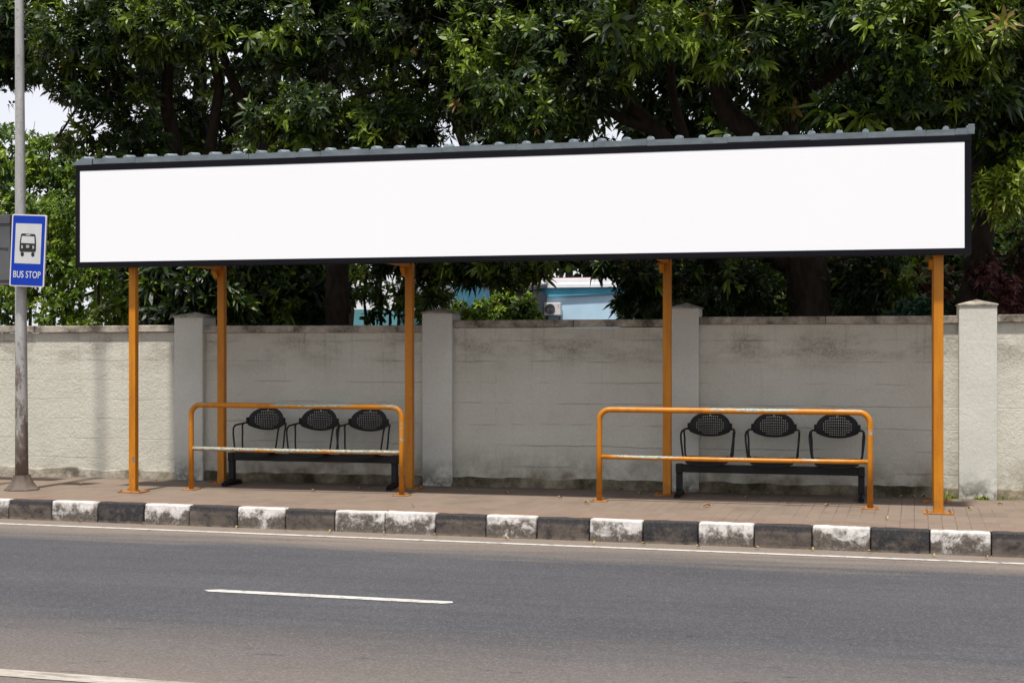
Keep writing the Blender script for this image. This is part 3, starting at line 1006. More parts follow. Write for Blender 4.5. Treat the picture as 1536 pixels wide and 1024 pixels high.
pg = b.build('bus_pictogram', M['signblack'], spl)
b = MB()
plate(b, [(-0.08, 0.008), (0.08, 0.006), (0.072, 0.082), (-0.074, 0.084)], 0.030, 0.0015, 0, z0)
plate(b, rrect(0.05, 0.009, 0.003), 0.030, 0.0015, 0.0, z0 + 0.097)
b.build('windscreen', M['signgrey'], spl)

def lettering(name, txt, size, cx, cz, off, mat, sx=1.0, parent=None, spacing=1.0, bold=0.0):
    cu = bpy.data.curves.new('tmp', 'FONT')
    cu.body = txt; cu.size = size; cu.align_x = 'CENTER'; cu.align_y = 'CENTER'; cu.extrude = 0.0008; cu.space_character = spacing
    cu.offset = bold
    tmp = bpy.data.objects.new('tmp', cu); COL.objects.link(tmp)
    bpy.context.view_layer.update()
    me = bpy.data.meshes.new_from_object(tmp.evaluated_get(bpy.context.evaluated_depsgraph_get()))
    me.name = name
    org = ORG[parent.name]
    for v in me.vertices:
        p = v.co.copy()
        q = pc + UX * (cx + p.x * sx) + UZ * (cz + p.y) + UN * (off + p.z) - org
        v.co = q
    bpy.data.objects.remove(tmp); bpy.data.curves.remove(cu)
    o = bpy.data.objects.new(name, me); COL.objects.link(o)
    o.data.materials.clear()
    return finish(o, parent, mat)
lettering('lettering', 'BUS STOP', 0.104, 0.0, -0.265, 0.0275, M['signwhite'], 0.70, spl, 1.02, 0.0006)
lettering('lettering', 'B', 0.045, -0.066, z0 - 0.036, 0.0325, M['signgrey'], 0.85, spl, bold=0.001)
lettering('lettering', '00', 0.042, 0.0, z0 - 0.03, 0.0325, M['signgrey'], 0.9, spl, bold=0.001)
lettering('lettering', 'B', 0.045, 0.066, z0 - 0.036, 0.0325, M['signgrey'], 0.85, spl, bold=0.001)

# grey sheet metal board just behind the pole, carried on its own two posts
gx1 = X(15, 14.15)
gb = thing('board', 'dark grey sheet metal board half hidden behind the blue sign at the left edge', 'board', (gx1 - 0.7, 14.25, 0))
z0g, z1g = at(8, 428, 14.15).z, at(8, 322, 14.15).z
b = MB()
b.box(gx1 - 1.3, gx1, 14.15, 14.21, z0g, z1g, bevel=0.006)
bo = b.build('board_panel', M['greymetal'], gb)
b = MB()
b.box(gx1 - 1.3, gx1, 14.138, 14.149, z1g - 0.10, z1g - 0.085)
b.box(gx1 - 1.3, gx1, 14.138, 14.149, z0g + 0.06, z0g + 0.075)
b.tube([(gx1 - 0.02, 14.142, z0g + 0.42), (gx1 - 0.3, 14.14, z0g + 0.46), (gx1 - 0.7, 14.14, z0g + 0.44)], 0.005, 6)
b.build('seam', M['greymetal'], bo)
for dx in (0.35, 1.1):
    b = MB(); b.tube([(gx1 - dx, 14.26, 0), (gx1 - dx, 14.26, z1g - 0.03)], 0.04, 12)
    b.build('post', M['pole'], gb)

# ------------------------------------------------------------------ foliage
def leaf_clusters(P, A, L, wd, nl, droop, th, tint, rng, spread=0.25):
    """numpy: nl leaves round each point P with axis A"""
    N = len(P)
    A = A / np.linalg.norm(A, axis=1, keepdims=True)
    ref = np.where(np.abs(A[:, 2:3]) < 0.9, np.array([[0, 0, 1.0]]), np.array([[1.0, 0, 0]]))
    U = np.cross(A, ref); U /= np.linalg.norm(U, axis=1, keepdims=True)
    W = np.cross(A, U)
    j = np.arange(nl)
    phi = (2.399963 * j)[None, :] + rng.uniform(0, 6.28, (N, 1)) + rng.normal(0, 0.25, (N, nl))
    lo, hi = th
    theta = np.radians(lo + (hi - lo) * ((j + 0.5) / nl)[None, :] + rng.normal(0, 8, (N, nl)))
    ct, st = np.cos(theta)[..., None], np.sin(theta)[..., None]
    d = A[:, None, :] * ct + (U[:, None, :] * np.cos(phi)[..., None] + W[:, None, :] * np.sin(phi)[..., None]) * st
    side = np.cross(d, A[:, None, :] + 1e-4)
    side /= np.linalg.norm(side, axis=2, keepdims=True) + 1e-9
    # random roll of the blade
    up = np.cross(side, d)
    rl = rng.normal(0, 0.45, (N, nl))[..., None]
    side = side * np.cos(rl) + up * np.sin(rl)
    big = np.exp(rng.normal(-0.05, 0.3, (N, 1)))[..., None]
    Ls = (L * rng.uniform(0.6, 1.15, (N, nl)))[..., None] * big
    ws = wd * rng.uniform(0.75, 1.2, (N, nl))[..., None] * big
    ts = np.array([0.04, 0.32, 0.68, 1.0]); wf = np.array([0.25, 1.0, 0.8, 0.06])
    V = np.empty((N, nl, 4, 2, 3))
    st0 = (j / nl)[None, :, None] * spread * L * big
    dr = droop * rng.uniform(0.3, 1.5, (N, nl))[..., None]
    base = P[:, None, :] - A[:, None, :] * st0
    for r in range(4):
        c = base + d * Ls * ts[r]
        c[..., 2:3] -= dr * Ls * ts[r] ** 2
        V[:, :, r, 0] = c + side * ws * wf[r] * 0.5
        V[:, :, r, 1] = c - side * ws * wf[r] * 0.5
    V = V.reshape(-1, 3)
    base_i = np.arange(N * nl)[:, None] * 8
    q = np.array([[0, 1, 3, 2], [2, 3, 5, 4], [4, 5, 7, 6]])
    Fq = (base_i[:, None, :] + q[None]).reshape(-1, 4)
    tt = np.where(tint[:, None] > 1.5, 1.0, np.clip(tint[:, None] + rng.normal(0, 0.09, (N, nl)), 0, 0.88))
    T = np.repeat(tt.reshape(-1), 8)
    return V, Fq, T

def lobes_points(lobes, dens, rng, gap=0.0, seed=0.0, inner=0.5, front=False):
    PP, AA, TT = [], [], []
    for (c, r, sq, tb) in lobes:
        if front and c[1] < 16.7: tb = tb + 0.06  # front lobes lighter: sunlight falling on them is painted into the tint
        n = max(6, int(dens * r * r))
        d = rng.normal(size=(n, 3)); d /= np.linalg.norm(d, axis=1, keepdims=True)
        rad = r * (inner + (1 - inner) * rng.uniform(0, 1, (n, 1)) ** 0.7)
        wob = np.array([mnoise.noise(Vector(x) * 2.1 + Vector((c[0] * 3 + seed, c[1], c[2]))) for x in d])[:, None]
        rad = rad * (1 + 0.45 * wob)
        p = np.array(c)[None] + d * rad * np.array([[1, 1, sq]])
        ok = np.array([mnoise.noise(Vector(x) * 1.9 + Vector((seed, 0, 7))) > gap for x in p])
        p, d = p[ok], d[ok]
        if len(p) == 0: continue
        a = d * 0.75 + np.array([[0, -0.12, 0.42]]) + rng.normal(0, 0.3, (len(p), 3))
        cl = np.array([mnoise.noise(Vector(x) * 1.35 + Vector((seed * 3, 5, 2))) for x in p])
        t = tb + 0.08 * rng.normal() + 0.5 * cl + 0.13 * rng.normal(size=len(p))
        yng = rng.uniform(size=len(p)) < 0.05
        t = np.where(yng, 0.85 + 0.1 * rng.normal(size=len(p)), t)
        if front: t = np.where(rng.uniform(size=len(p)) < 0.007, 2.0, t)
        PP.append(p); AA.append(a); TT.append(t)
    return np.concatenate(PP), np.concatenate(AA), np.concatenate(TT)

def tree(name, label, cat, group, base, limbs, lobes, mat, dens, L, wd, nl, droop, th=(25, 115), gap=-0.35, seed=0.0, twigs=6, inner=0.45, part='trunk', rosettes=0):
    """lobes: (px, py, Y, radius[, squash, tint])"""
    t = thing(name, label, cat, base, group)
    rng = np.random.default_rng(int(seed * 100) + 5)
    lb = []
    for q in lobes:
        px, py, Y, r = q[:4]
        sq = q[4] if len(q) > 4 else 0.85
        tb = q[5] if len(q) > 5 else 0.38  # set higher on sunlit lobes, so light is part of the leaf colour
        lb.append((tuple(at(px, py, Y)), r, sq, tb))
    b = MB()
    for (pts, rad) in limbs:
        pts = [Vector(p) for p in pts]
        # resample with a little wander
        out, rr_ = [pts[0]], [rad[0]]
        for i in range(len(pts) - 1):
            for k in range(1, 5):
                f = k / 4
                p = pts[i].lerp(pts[i + 1], f)
                if k < 4:
                    p += Vector((mnoise.noise(p * 1.3), mnoise.noise(p * 1.3 + Vector((9, 0, 0))), 0)) * 0.1 * min(1, rad[i] * 6)
                out.append(p); rr_.append(rad[i] + (rad[i + 1] - rad[i]) * f)
        b.tube(out, rr_, 10)
    rt = random.Random(int(seed * 10))
    ends = [Vector(l[0][-1]) for l in limbs]
    mids = [Vector(p) for l in limbs for p in l[0][1:]] or ends
    for (c, r, sq, tb) in lb:
        cv = Vector(c)
        src = min(mids, key=lambda p: (p - cv).length)
        if (src - cv).length < 4.5:
            mid = src.lerp(cv, 0.5) + Vector((rt.uniform(-.15, .15), rt.uniform(-.15, .15), rt.uniform(-.1, .2)))
            r0 = 0.022 + 0.02 * r
            b.tube([src, mid, cv], [r0, r0 * 0.8, r0 * 0.6], 6)
        for k in range(twigs):
            d = Vector((rt.gauss(0, 1), rt.gauss(0, 1), rt.gauss(0, 1) * sq)).normalized()
            b.tube([cv, cv + d * r * 0.5 + Vector((0, 0, .04)), cv + d * r * 0.95], [0.014, 0.009, 0.004], 4)
    b.build(part, M['bark'], t)
    if rosettes:
        near = [q for q, l in zip(lb, lobes) if l[1] > -45]
        high = [q for q, l in zip(lb, lobes) if l[1] <= -45]
        sets = [(near, dens, L, wd, nl, gap, inner, -0.02, 1.5), (near, rosettes, 0.135, 0.031, 18, -0.2, 0.8, 0.12, .6), (high, 200, 0.24, 0.07, 11, -0.4, 0.4, 0.0, .3)]
        out, off_ = [], 0
        for (ls, dn, L_, w_, n_, g_, in_, ta, sp_) in sets:
            if not ls: continue
            P, A, T = lobes_points(ls, dn, rng, g_, seed, in_, True)
            V, Fq, TT = leaf_clusters(P, A, L_, w_, n_, droop, th, T + ta, rng, sp_)
            out.append((V, Fq + off_, TT)); off_ += len(V)
        V, Fq, TT = (np.concatenate([o[i] for o in out]) for i in range(3))
    else:
        P, A, T = lobes_points(lb, dens, rng, gap, seed, inner)
        V, Fq, TT = leaf_clusters(P, A, L, wd, nl, droop, th, T, rng)
    np_mesh('crown' if part == 'trunk' else 'foliage', V, Fq, TT, mat, t)
    return t

D_ = 600
# left front tree
tb = at(268, 600, 17.8)
tree('broadleaf_tree', 'dark broadleaf tree with a twin slim trunk overhanging the left end of the sign', 'tree', 'trees behind the wall',
     (tb.x, 17.8, 0),
     [([(tb.x, 17.8, 0), at(266, 330, 17.8), at(262, 235, 17.8), at(250, 150, 17.7), at(255, 90, 17.5), at(230, 0, 17.3), at(210, -90, 17.2)], [.15, .13, .115, .09, .07, .05, .03]),
      ([at(266, 330, 17.8), at(310, 240, 17.9), at(330, 130, 17.8), at(310, 40, 17.6), at(300, -80, 17.5)], [.10, .08, .07, .05, .03]),
      ([at(250, 150, 17.7), at(180, 110, 17.3), at(110, 60, 17.1)], [.06, .045, .03]),
      ([at(255, 90, 17.5), at(330, 60, 17.0)], [.05, .03])],
     [(115, 55, 16.6, .72, .85, .5), (35, 45, 17.3, .75), (205, 25, 16.6, .75), (165, 135, 16.7, .6, .7), (110, 118, 16.9, .4), (290, 25, 16.4, .7, .8, .5), (300, 185, 18.6, .55),
      (190, 205, 17.2, .55), (385, 75, 17.2, .4), (130, 205, 17.4, .42), (88, 205, 17.6, .2), (205, 245, 17.5, .4), (215, 110, 18.3, .6), (-60, 60, 17.4, 1.0), (-70, 120, 17.6, .5),
      (150, -95, 17.2, 1.1), (300, -100, 17.2, 1.2), (10, -80, 17.6, 1.0), (60, 105, 17.3, .35), (15, 112, 17.5, .33)],
     M['leaf'], 900, .088, .034, 10, .3, gap=-0.1, rosettes=90, seed=1.0)
# centre left tree
tb = at(506, 600, 18.6)
tree('broadleaf_tree', 'broadleaf tree whose straight dark trunk stands left of the middle rear post', 'tree', 'trees behind the wall',
     (tb.x, 18.6, 0),
     [([(tb.x, 18.6, 0), at(506, 480, 18.6), at(508, 390, 18.6), at(500, 300, 18.5), at(482, 150, 18.0), at(490, 40, 17.8), at(500, -80, 17.7)], [.19, .165, .155, .13, .08, .06, .04]),
      ([at(500, 300, 18.5), at(440, 260, 18.2), at(385, 210, 18.0), at(345, 110, 17.8), at(318, 40, 17.6)], [.12, .10, .09, .07, .05]),
      ([at(500, 300, 18.5), at(580, 230, 18.1), at(640, 120, 17.6), at(680, 20, 17.3)], [.10, .08, .06, .04]),
      ([at(508, 390, 18.6), at(600, 370, 18.1), at(690, 385, 17.8)], [.07, .05, .03])],
     [(430, 35, 16.9, .75), (540, 55, 17.0, .7), (478, 170, 16.5, .6, .7, .42), (415, 195, 16.5, .5, .7, .45), (590, 165, 17.0, .6), (640, 30, 16.6, .8, .85, .45), (715, 60, 16.4, .65, .85, .5),
      (560, 215, 16.9, .45), (385, 150, 18.6, .5), (480, 100, 18.7, .5), (690, 150, 16.9, .5), (640, 205, 17.3, .3),
      (520, -90, 17.3, 1.2), (660, -90, 17.1, 1.2), (400, -90, 17.3, 1.1),
      (585, 395, 17.8, .34, .7), (640, 392, 17.8, .4, .8), (705, 400, 17.6, .4, .75), (755, 395, 17.4, .42, .7), (790, 400, 17.2, .32, .8), (655, 430, 17.9, .28), (570, 420, 18.0, .2)],
     M['leaf'], 900, .088, .034, 10, .3, gap=-0.1, rosettes=90, seed=2.0)
# big right of centre tree
tb = at(1215, 600, 18.2)
tree('broadleaf_tree', 'large broadleaf tree with the thickest forked trunk, between the two right rear posts', 'tree', 'trees behind the wall',
     (tb.x, 18.2, 0),
     [([(tb.x, 18.2, 0), at(1215, 480, 18.2), at(1208, 405, 18.2), at(1190, 340, 18.1), at(1170, 250, 17.9), at(1090, 170, 17.6), at(1060, 60, 17.3), at(1040, -60, 17.2)], [.31, .27, .29, .24, .19, .13, .09, .05]),
      ([at(1208, 405, 18.2), at(1130, 360, 18.1), at(1040, 260, 18.0), at(985, 195, 17.8), at(950, 160, 17.7), at(920, 80, 17.3)], [.2, .17, .13, .11, .08, .05]),
      ([at(985, 195, 17.8), at(935, 180, 17.6), at(870, 140, 17.2), at(820, 110, 16.9)], [.08, .06, .05, .03]),
      ([at(1040, 260, 18.0), at(1010, 150, 17.8), at(1005, 60, 17.5)], [.08, .06, .04]),
      ([at(1190, 340, 18.1), at(1180, 170, 17.8), at(1230, 120, 17.5), at(1300, 75, 17.2), at(1340, 10, 17.0)], [.2, .14, .12, .09, .05]),
      ([at(1130, 360, 18.1), at(1040, 385, 17.8), at(930, 395, 17.4)], [.08, .06, .03])],
     [(765, 125, 16.1, .55, .85, .5), (825, 55, 16.4, .75), (800, 175, 16.3, .5, .8, .42), (880, 120, 16.6, .5), (955, 25, 15.9, .65, .8, .55), (1060, 25, 15.9, .65, .8, .55), (1125, 50, 15.9, .55, .8, .55),
      (1075, 75, 16.2, .4, .8, .5), (1180, 60, 16.6, .6), (860, 160, 16.7, .4), (1170, 130, 17.3, .5), (900, 60, 17.0, .7),
      (850, -95, 16.9, 1.2), (1000, -100, 16.9, 1.2), (1140, -100, 16.9, 1.1), (740, -60, 17.1, .9),
      (905, 396, 17.0, .24, .75), (958, 415, 17.2, .34, .8), (985, 430, 17.5, .42), (1060, 420, 17.7, .55), (1110, 440, 17.8, .5), (1290, 415, 18.4, .55), (1345, 405, 18.2, .5), (935, 455, 17.3, .13)],
     M['leaf'], 900, .088, .034, 10, .3, gap=-0.08, rosettes=110, seed=3.0)
# right tree
tb = at(1440, 600, 17.8)
tree('broadleaf_tree', 'broadleaf tree with a curved trunk and bright leaf rosettes, right end of the sign', 'tree', 'trees behind the wall',
     (tb.x, 17.8, 0),
     [([(tb.x, 17.8, 0), at(1447, 470, 17.8), at(1462, 400, 17.8), at(1482, 330, 17.7), at(1470, 240, 17.5), at(1440, 120, 17.0), at(1420, 20, 16.8), at(1400, -90, 16.8)], [.17, .15, .14, .13, .11, .08, .06, .04]),
      ([at(1482, 330, 17.7), at(1530, 230, 17.2), at(1560, 110, 17.0)], [.10, .07, .05]),
      ([at(1470, 240, 17.5), at(1380, 170, 16.8), at(1290, 150, 16.5)], [.07, .05, .03])],
     [(1262, 35, 16.1, .6, .8, .5), (1350, 40, 15.8, .65, .8, .58), (1430, 45, 15.8, .65, .8, .6), (1488, 45, 16.1, .6, .8, .55), (1375, 120, 16.0, .6, .8, .48), (1275, 165, 16.1, .42, .7, .5), (1330, 150, 16.3, .45),
      (1455, 135, 16.2, .6, .8, .45), (1525, 110, 16.6, .65), (1505, 285, 16.0, .34, .8, .8), (1495, 200, 16.7, .5), (1530, 250, 16.4, .4, .8, .65), (1400, 190, 16.9, .4),
      (1300, -80, 16.6, 1.1), (1450, -85, 16.6, 1.2), (1600, 40, 16.9, 1.0), (1590, 210, 16.6, .7), (1600, -90, 17, 1.2)],
     M['leaf'], 900, .090, .034, 10, .3, gap=-0.1, rosettes=130, seed=4.0)

# second row, farther back
back = [
    ('dense evergreen tree behind the pair of slim trunks at the left', 300, 22.5,
     [(230, 60, 22.5, 1.3), (330, 20, 22.5, 1.4), (300, 160, 22.5, 1.1), (390, 150, 22.8, 1.2), (220, 190, 22.8, .8), (320, -120, 22.5, 1.6), (170, 40, 23, 1.0), (360, 250, 22, .9), (250, 260, 22, .8)]),
    ('dense evergreen tree behind the straight dark trunk left of centre', 506, 23.0,
     [(470, 60, 23, 1.4), (560, 20, 23, 1.3), (520, 160, 23, 1.2), (610, 110, 23.2, 1.1), (660, 60, 23, 1.1), (540, -130, 23, 1.7), (580, 210, 22.6, .9), (440, 230, 22.6, .9)]),
    ('dense evergreen tree behind the middle of the white signboard', 745, 23.5,
     [(760, 60, 23.2, 1.2), (850, 30, 23.4, 1.4), (800, 170, 23, 1.1), (880, 170, 23.5, 1.0), (720, 130, 23.5, .8), (800, -130, 23.2, 1.7), (940, 90, 23.6, 1.1), (740, 200, 23, .7)]),
    ('dense evergreen tree behind the thick forked trunk', 1090, 23.0,
     [(1000, 30, 23, 1.3), (1100, 50, 23, 1.4), (1060, 160, 23.3, 1.0), (1160, 120, 22.8, 1.3), (1120, 200, 22.6, .9), (1060, -130, 23, 1.8), (1220, 40, 23, 1.3), (980, 180, 23.5, .7)]),
    ('dense evergreen tree behind the curved trunk at the right', 1400, 22.5,
     [(1290, 120, 22.3, 1.3), (1390, 60, 22.3, 1.4), (1480, 110, 22.3, 1.4), (1420, 190, 22, 1.2), (1330, 210, 22, .9), (1540, 220, 22, 1.2), (1400, -120, 22.3, 1.8), (1580, 60, 22.3, 1.5), (1510, 320, 21.6, .9)]),
]
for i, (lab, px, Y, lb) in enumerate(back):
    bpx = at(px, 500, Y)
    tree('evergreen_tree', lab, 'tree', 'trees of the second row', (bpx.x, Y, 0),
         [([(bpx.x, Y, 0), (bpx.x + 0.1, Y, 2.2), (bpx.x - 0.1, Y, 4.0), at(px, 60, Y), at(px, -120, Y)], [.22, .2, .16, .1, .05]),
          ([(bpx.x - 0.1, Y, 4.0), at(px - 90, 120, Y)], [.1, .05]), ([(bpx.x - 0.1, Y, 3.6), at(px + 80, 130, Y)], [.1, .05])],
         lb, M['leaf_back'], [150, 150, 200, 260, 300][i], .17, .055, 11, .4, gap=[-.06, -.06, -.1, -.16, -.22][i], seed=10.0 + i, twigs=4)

# shrubs and hedges
def shrub(name, label, lobes, mat, L, wd, nl, dens, seed, cat='shrub', gap=-0.3, group='shrubs behind the wall', twigs=5, th=(20, 110), droop=.35, inner=.35):
    c = at(lobes[0][0], lobes[0][1], lobes[0][2])
    stems = []
    for q in lobes[:5]:
        p = at(q[0], q[1], q[2])
        stems.append(([(c.x + (p.x - c.x) * 0.4, c.y, 0), (c.x + (p.x - c.x) * 0.7, (c.y + p.y) / 2, p.z * 0.55), p], [.04, .03, .018]))
    return tree(name, label, cat, group, (c.x, c.y, 0), stems, lobes, mat, dens, L, wd, nl, droop, th=th, gap=gap, seed=seed, twigs=twigs, inner=inner, part='stem')

shrub('bush', 'tall sunlit green bush with small leaves left of the sign', [(120, 330, 21, .7, .9, .5), (70, 400, 21, .6, .9, .5), (150, 400, 20.6, .55, .9, .55), (20, 440, 21, .6, .9, .4), (100, 460, 20.6, .5, .9, .45), (60, 330, 21.8, .5, .9, .45), (-40, 400, 21, .8), (170, 340, 21.4, .5)],
      M['leaf_bush'], .085, .036, 10, 900, 21.0)
shrub('small_tree', 'small far tree with fine leaves against the pale sky at the left', [(45, 238, 25, .8, .7, .4), (95, 250, 25, .75, .7, .45), (0, 222, 25.5, .75), (75, 215, 25, .22, .8, .4), (140, 290, 25, .8), (180, 330, 25, .8), (60, 320, 25, 1.0), (-60, 300, 25, 1.2), (120, 380, 25, 1.0), (20, 380, 25, 1.0), (190, 420, 24.5, .8)],
      M['leaf_bush'], .12, .045, 10, 420, 22.0, cat='tree', gap=-0.22)
shrub('bush', 'low lime green bush just behind the leftmost orange post', [(172, 470, 17.6, .28, .8, .6), (150, 482, 17.4, .2, .8, .7), (190, 450, 17.8, .22), (120, 492, 17.4, .15, .6, .6), (205, 485, 17.5, .2)],
      M['leaf_lime'], .07, .028, 9, 2200, 23.0)
shrub('bush', 'dark glossy bush behind the wall pillar nearest the bus stop pole', [(240, 430, 17.0, .36), (285, 435, 16.9, .36), (230, 475, 16.8, .28), (310, 410, 17.0, .36), (345, 450, 17.0, .36), (270, 395, 17.1, .38), (215, 400, 17.8, .35), (265, 470, 16.7, .25)],
      M['leaf'], .16, .045, 11, 620, 24.0)
shrub('bush', 'very dark bush filling the gap between the two left rear posts', [(400, 440, 18.8, .5), (450, 450, 18.9, .5), (380, 410, 19, .5), (430, 400, 19.2, .5), (480, 430, 19.4, .45), (350, 470, 18.8, .4), (470, 475, 18.9, .35)],
      M['leaf'], .17, .05, 10, 560, 25.0)
shrub('bush', 'thin leafy bush in front of the teal and white building', [(585, 470, 19, .24, .8, .4), (560, 478, 19, .2), (600, 445, 19, .22), (545, 440, 19.2, .16), (570, 440, 19.2, .2), (575, 412, 19.3, .3, .7), (540, 408, 19.5, .25, .7), (605, 420, 19.2, .3), (640, 460, 18.8, .32, .9, .5), (660, 440, 18.9, .22, .9, .5)],
      M['leaf_bush'], .10, .04, 9, 700, 26.0, gap=-0.1)
shrub('bush', 'sunlit green bush left of the air conditioner', [(782, 464, 20, .22, .8, .55), (740, 472, 20, .2, .8, .5), (705, 475, 20, .2, .8, .6), (802, 477, 19.8, .15, .8, .6), (765, 458, 20.4, .2, 1.2, .5), (725, 462, 20.5, .2, 1.1), (690, 462, 20.4, .14, 1.2), (752, 445, 20.6, .14, 1.4), (795, 452, 20.3, .12, 1.2)],
      M['leaf_bush'], .075, .032, 9, 1700, 27.0)
shrub('bush', 'dark bush behind the pillar between the two benches and trunk', [(1010, 455, 19.5, .5), (1070, 460, 19.5, .5), (1120, 450, 19.6, .5), (960, 465, 19.6, .32), (1040, 410, 20, .6), (1110, 400, 20, .6), (1170, 440, 20, .5), (1160, 480, 19.5, .3)],
      M['leaf_back'], .14, .05, 10, 620, 28.0)
shrub('bush', 'blue green bush leaning over the wall beside the right front post', [(1375, 462, 17.3, .24, .6, .6), (1350, 475, 17.3, .18, .6, .55), (1400, 470, 17.2, .2, .7, .55), (1330, 490, 17.3, .15)],
      M['leaf_blue'], .075, .03, 10, 1900, 29.0)
shrub('bush', 'dark bush between the thick trunk and the right front post', [(1290, 455, 19.2, .45), (1340, 440, 19.3, .45), (1270, 420, 19.6, .5), (1390, 430, 19.3, .45), (1400, 400, 19.6, .45), (1310, 485, 19, .3), (1330, 400, 20, .5)],
      M['leaf_back'], .11, .042, 10, 760, 30.0, gap=-0.22)
shrub('bush', 'dark red leaved bush behind the wall at the right edge', [(1500, 420, 17.6, .38, .9, .5), (1530, 370, 17.8, .36), (1490, 460, 17.4, .25), (1540, 450, 17.5, .4), (1425, 430, 18, .22, 1.2, .55), (1395, 420, 18.2, .18, 1.0, .6), (1580, 400, 17.6, .5)],
      M['leaf_red'], .065, .028, 10, 1300, 31.0, gap=-0.15)
shrub('bush', 'bright green bush behind the red leaved bush', [(1520, 440, 19.5, .5), (1540, 390, 19.6, .5), (1490, 380, 19.8, .5), (1590, 440, 19.5, .7), (1440, 440, 19.6, .5), (1460, 380, 20, .5)],
      M['leaf_back'], .1, .04, 10, 760, 32.0)
# far trees that close the view
fr_l = []
for i in range(9):
    px = 480 + i * 130
    fr_l.append((px, 330, 62 + (i % 3) * 3, 3.2 + (i % 2) * 0.6, .9, .4))
far = [('leafy tree far behind the blue house, upper left of its roof', [(760, 395, 60, 2.0), (720, 350, 61, 2.6), (800, 330, 62, 2.6), (690, 420, 60, 1.6)]),
       ('leafy tree far behind the blue house, above its parapet', [(880, 370, 64, 1.8), (930, 340, 63, 2.4), (960, 390, 63, 2.2), (850, 300, 64, 2.2)]),
       ('leafy tree far behind the thick forked trunk', [(1100, 330, 60, 3.4), (1200, 350, 60, 3.6), (1150, 420, 58, 3.0), (1060, 400, 60, 2.6), (1260, 420, 59, 2.6)]),
       ('leafy tree far behind the right end of the signboard', [(1400, 330, 60, 3.6), (1500, 360, 60, 3.6), (1350, 420, 59, 2.6), (1450, 430, 58, 2.6), (1540, 440, 58, 3.0)]),
       ('leafy tree far behind the dark bush at the left', [(420, 340, 60, 3.4), (330, 350, 60, 3.4), (380, 430, 58, 2.6), (460, 420, 60, 2.2), (260, 420, 58, 3.0)])]
for i, (lab, lb) in enumerate(far):
    shrub('far_tree', lab, lb, M['leaf_back'], .5, .2, 9, 60, 40.0 + i, cat='tree', gap=-0.3, group='far trees', twigs=0)

# ------------------------------------------------------------------ houses beyond the wall
hy_ = 46.0
M['hwall'] = simple('pale blue wall', (0.42, 0.59, 0.73), 0.8, var=0.05, scale=1.5, spec=0.2)
M['hblue'] = simple('blue fascia', (0.07, 0.29, 0.43), 0.7, var=0.12, scale=1.2, spec=0.2)
M['hwhite'] = simple('white parapet', (0.72, 0.73, 0.75), 0.8, var=0.06, scale=1.2, spec=0.2)
M['teal'] = simple('teal wall', (0.10, 0.24, 0.28), 0.8, var=0.1, scale=1.0, spec=0.2)
M['cyan'] = simple('cyan wall', (0.16, 0.42, 0.55), 0.8, var=0.08, scale=1.0, spec=0.2)
M['redpaint'] = simple('red painted pipe', (0.16, 0.03, 0.025), 0.6)
M['dkgrey'] = simple('dark shed sheet', (0.045, 0.05, 0.055), 0.7, var=0.2)
def zat(px, py, Y): return at(px, py, Y).z
h = thing('house', 'pale blue house with white parapet and bright blue fascia', 'house', (X(880, hy_), hy_, 0))
b = MB()
hx0, hx1 = X(812, hy_), X(1010, hy_)
b.box(hx0, hx1, hy_, hy_ + 7, 0, zat(850, 434, hy_))
hw = b.build('wall', M['hwall'], h)
b = MB()      # sloping blue fascia board
zl0, zl1, zr0, zr1 = zat(810, 446, hy_), zat(810, 431, hy_), zat(1010, 436, hy_), zat(1010, 428, hy_)
xa, xb2 = X(806, hy_ - .1), X(1010, hy_ - .1)
b.prism([(0, zl0), (xb2 - xa, zr0), (xb2 - xa, zr1), (0, zl1)], (xa, hy_ - 0.003, 0), (1, 0, 0), (0, 0, 1), 0.1)
b.build('fascia', M['hblue'], h)
b = MB()
b.box(xa - 0.05, xb2, hy_ - 0.13, hy_ + 6.8, zat(810, 431, hy_) + 0.004, zat(810, 418, hy_), bevel=0.02)
b.box(xa - 0.1, xb2, hy_ - 0.18, hy_ - 0.132, zat(810, 431, hy_) - 0.02, zat(810, 431, hy_) + 0.09)
b.build('parapet', M['hwhite'], h)
b = MB(); b.tube([(xa - 0.12, hy_ - 0.5, 0.0), (xa - 0.12, hy_ - 0.5, zat(810, 419, hy_))], 0.06, 8)
b.tube([(xa - 0.12, hy_ + 0.2, zat(810, 417.2, hy_)), (xb2, hy_ + 0.2, zat(810, 417.2, hy_))], 0.03, 6)
b.build('red_pipe', M['redpaint'], h)

ay = hy_ - 0.36
ax0, ax1, az0, az1 = X(815, ay), X(840.5, ay), zat(828, 472.5, ay), zat(828, 453.5, ay)
ac = thing('air_conditioner', 'white outdoor air conditioner unit with a dark round fan on the pale blue house', 'air conditioner', ((ax0 + ax1) / 2, ay, az0))
b = MB(); b.box(ax0, ax1, ay, ay + 0.28, az0, az1, bevel=0.012)
for k in range(3):
    b.box(ax1 - 0.10, ax1 - 0.03, ay - 0.006, ay - 0.001, az1 - 0.07 - 0.045 * k, az1 - 0.05 - 0.045 * k)
cs = b.build('casing', M['signwhite'], ac)
b = MB()
cx, cz, rr0 = ax0 + (ax1 - ax0) * 0.40, (az0 + az1) / 2 - 0.01, (az1 - az0) * 0.40
b.tube([(cx, ay - 0.012, cz), (cx, ay + 0.002, cz)], rr0, 28, smooth=False)
b.build('fan_grille', M['greymetal'], cs)
b = MB()
for q in (0.25, 0.5, 0.75, 1.0):
    ring = [(cx + rr0 * q * math.cos(a), ay - 0.02, cz + rr0 * q * math.sin(a)) for a in [2 * math.pi * k / 24 for k in range(25)]]
    b.tube(ring, 0.006, 5, cap=False)
b.tube([(cx, ay - 0.03, cz), (cx, ay - 0.012, cz)], 0.035, 10)
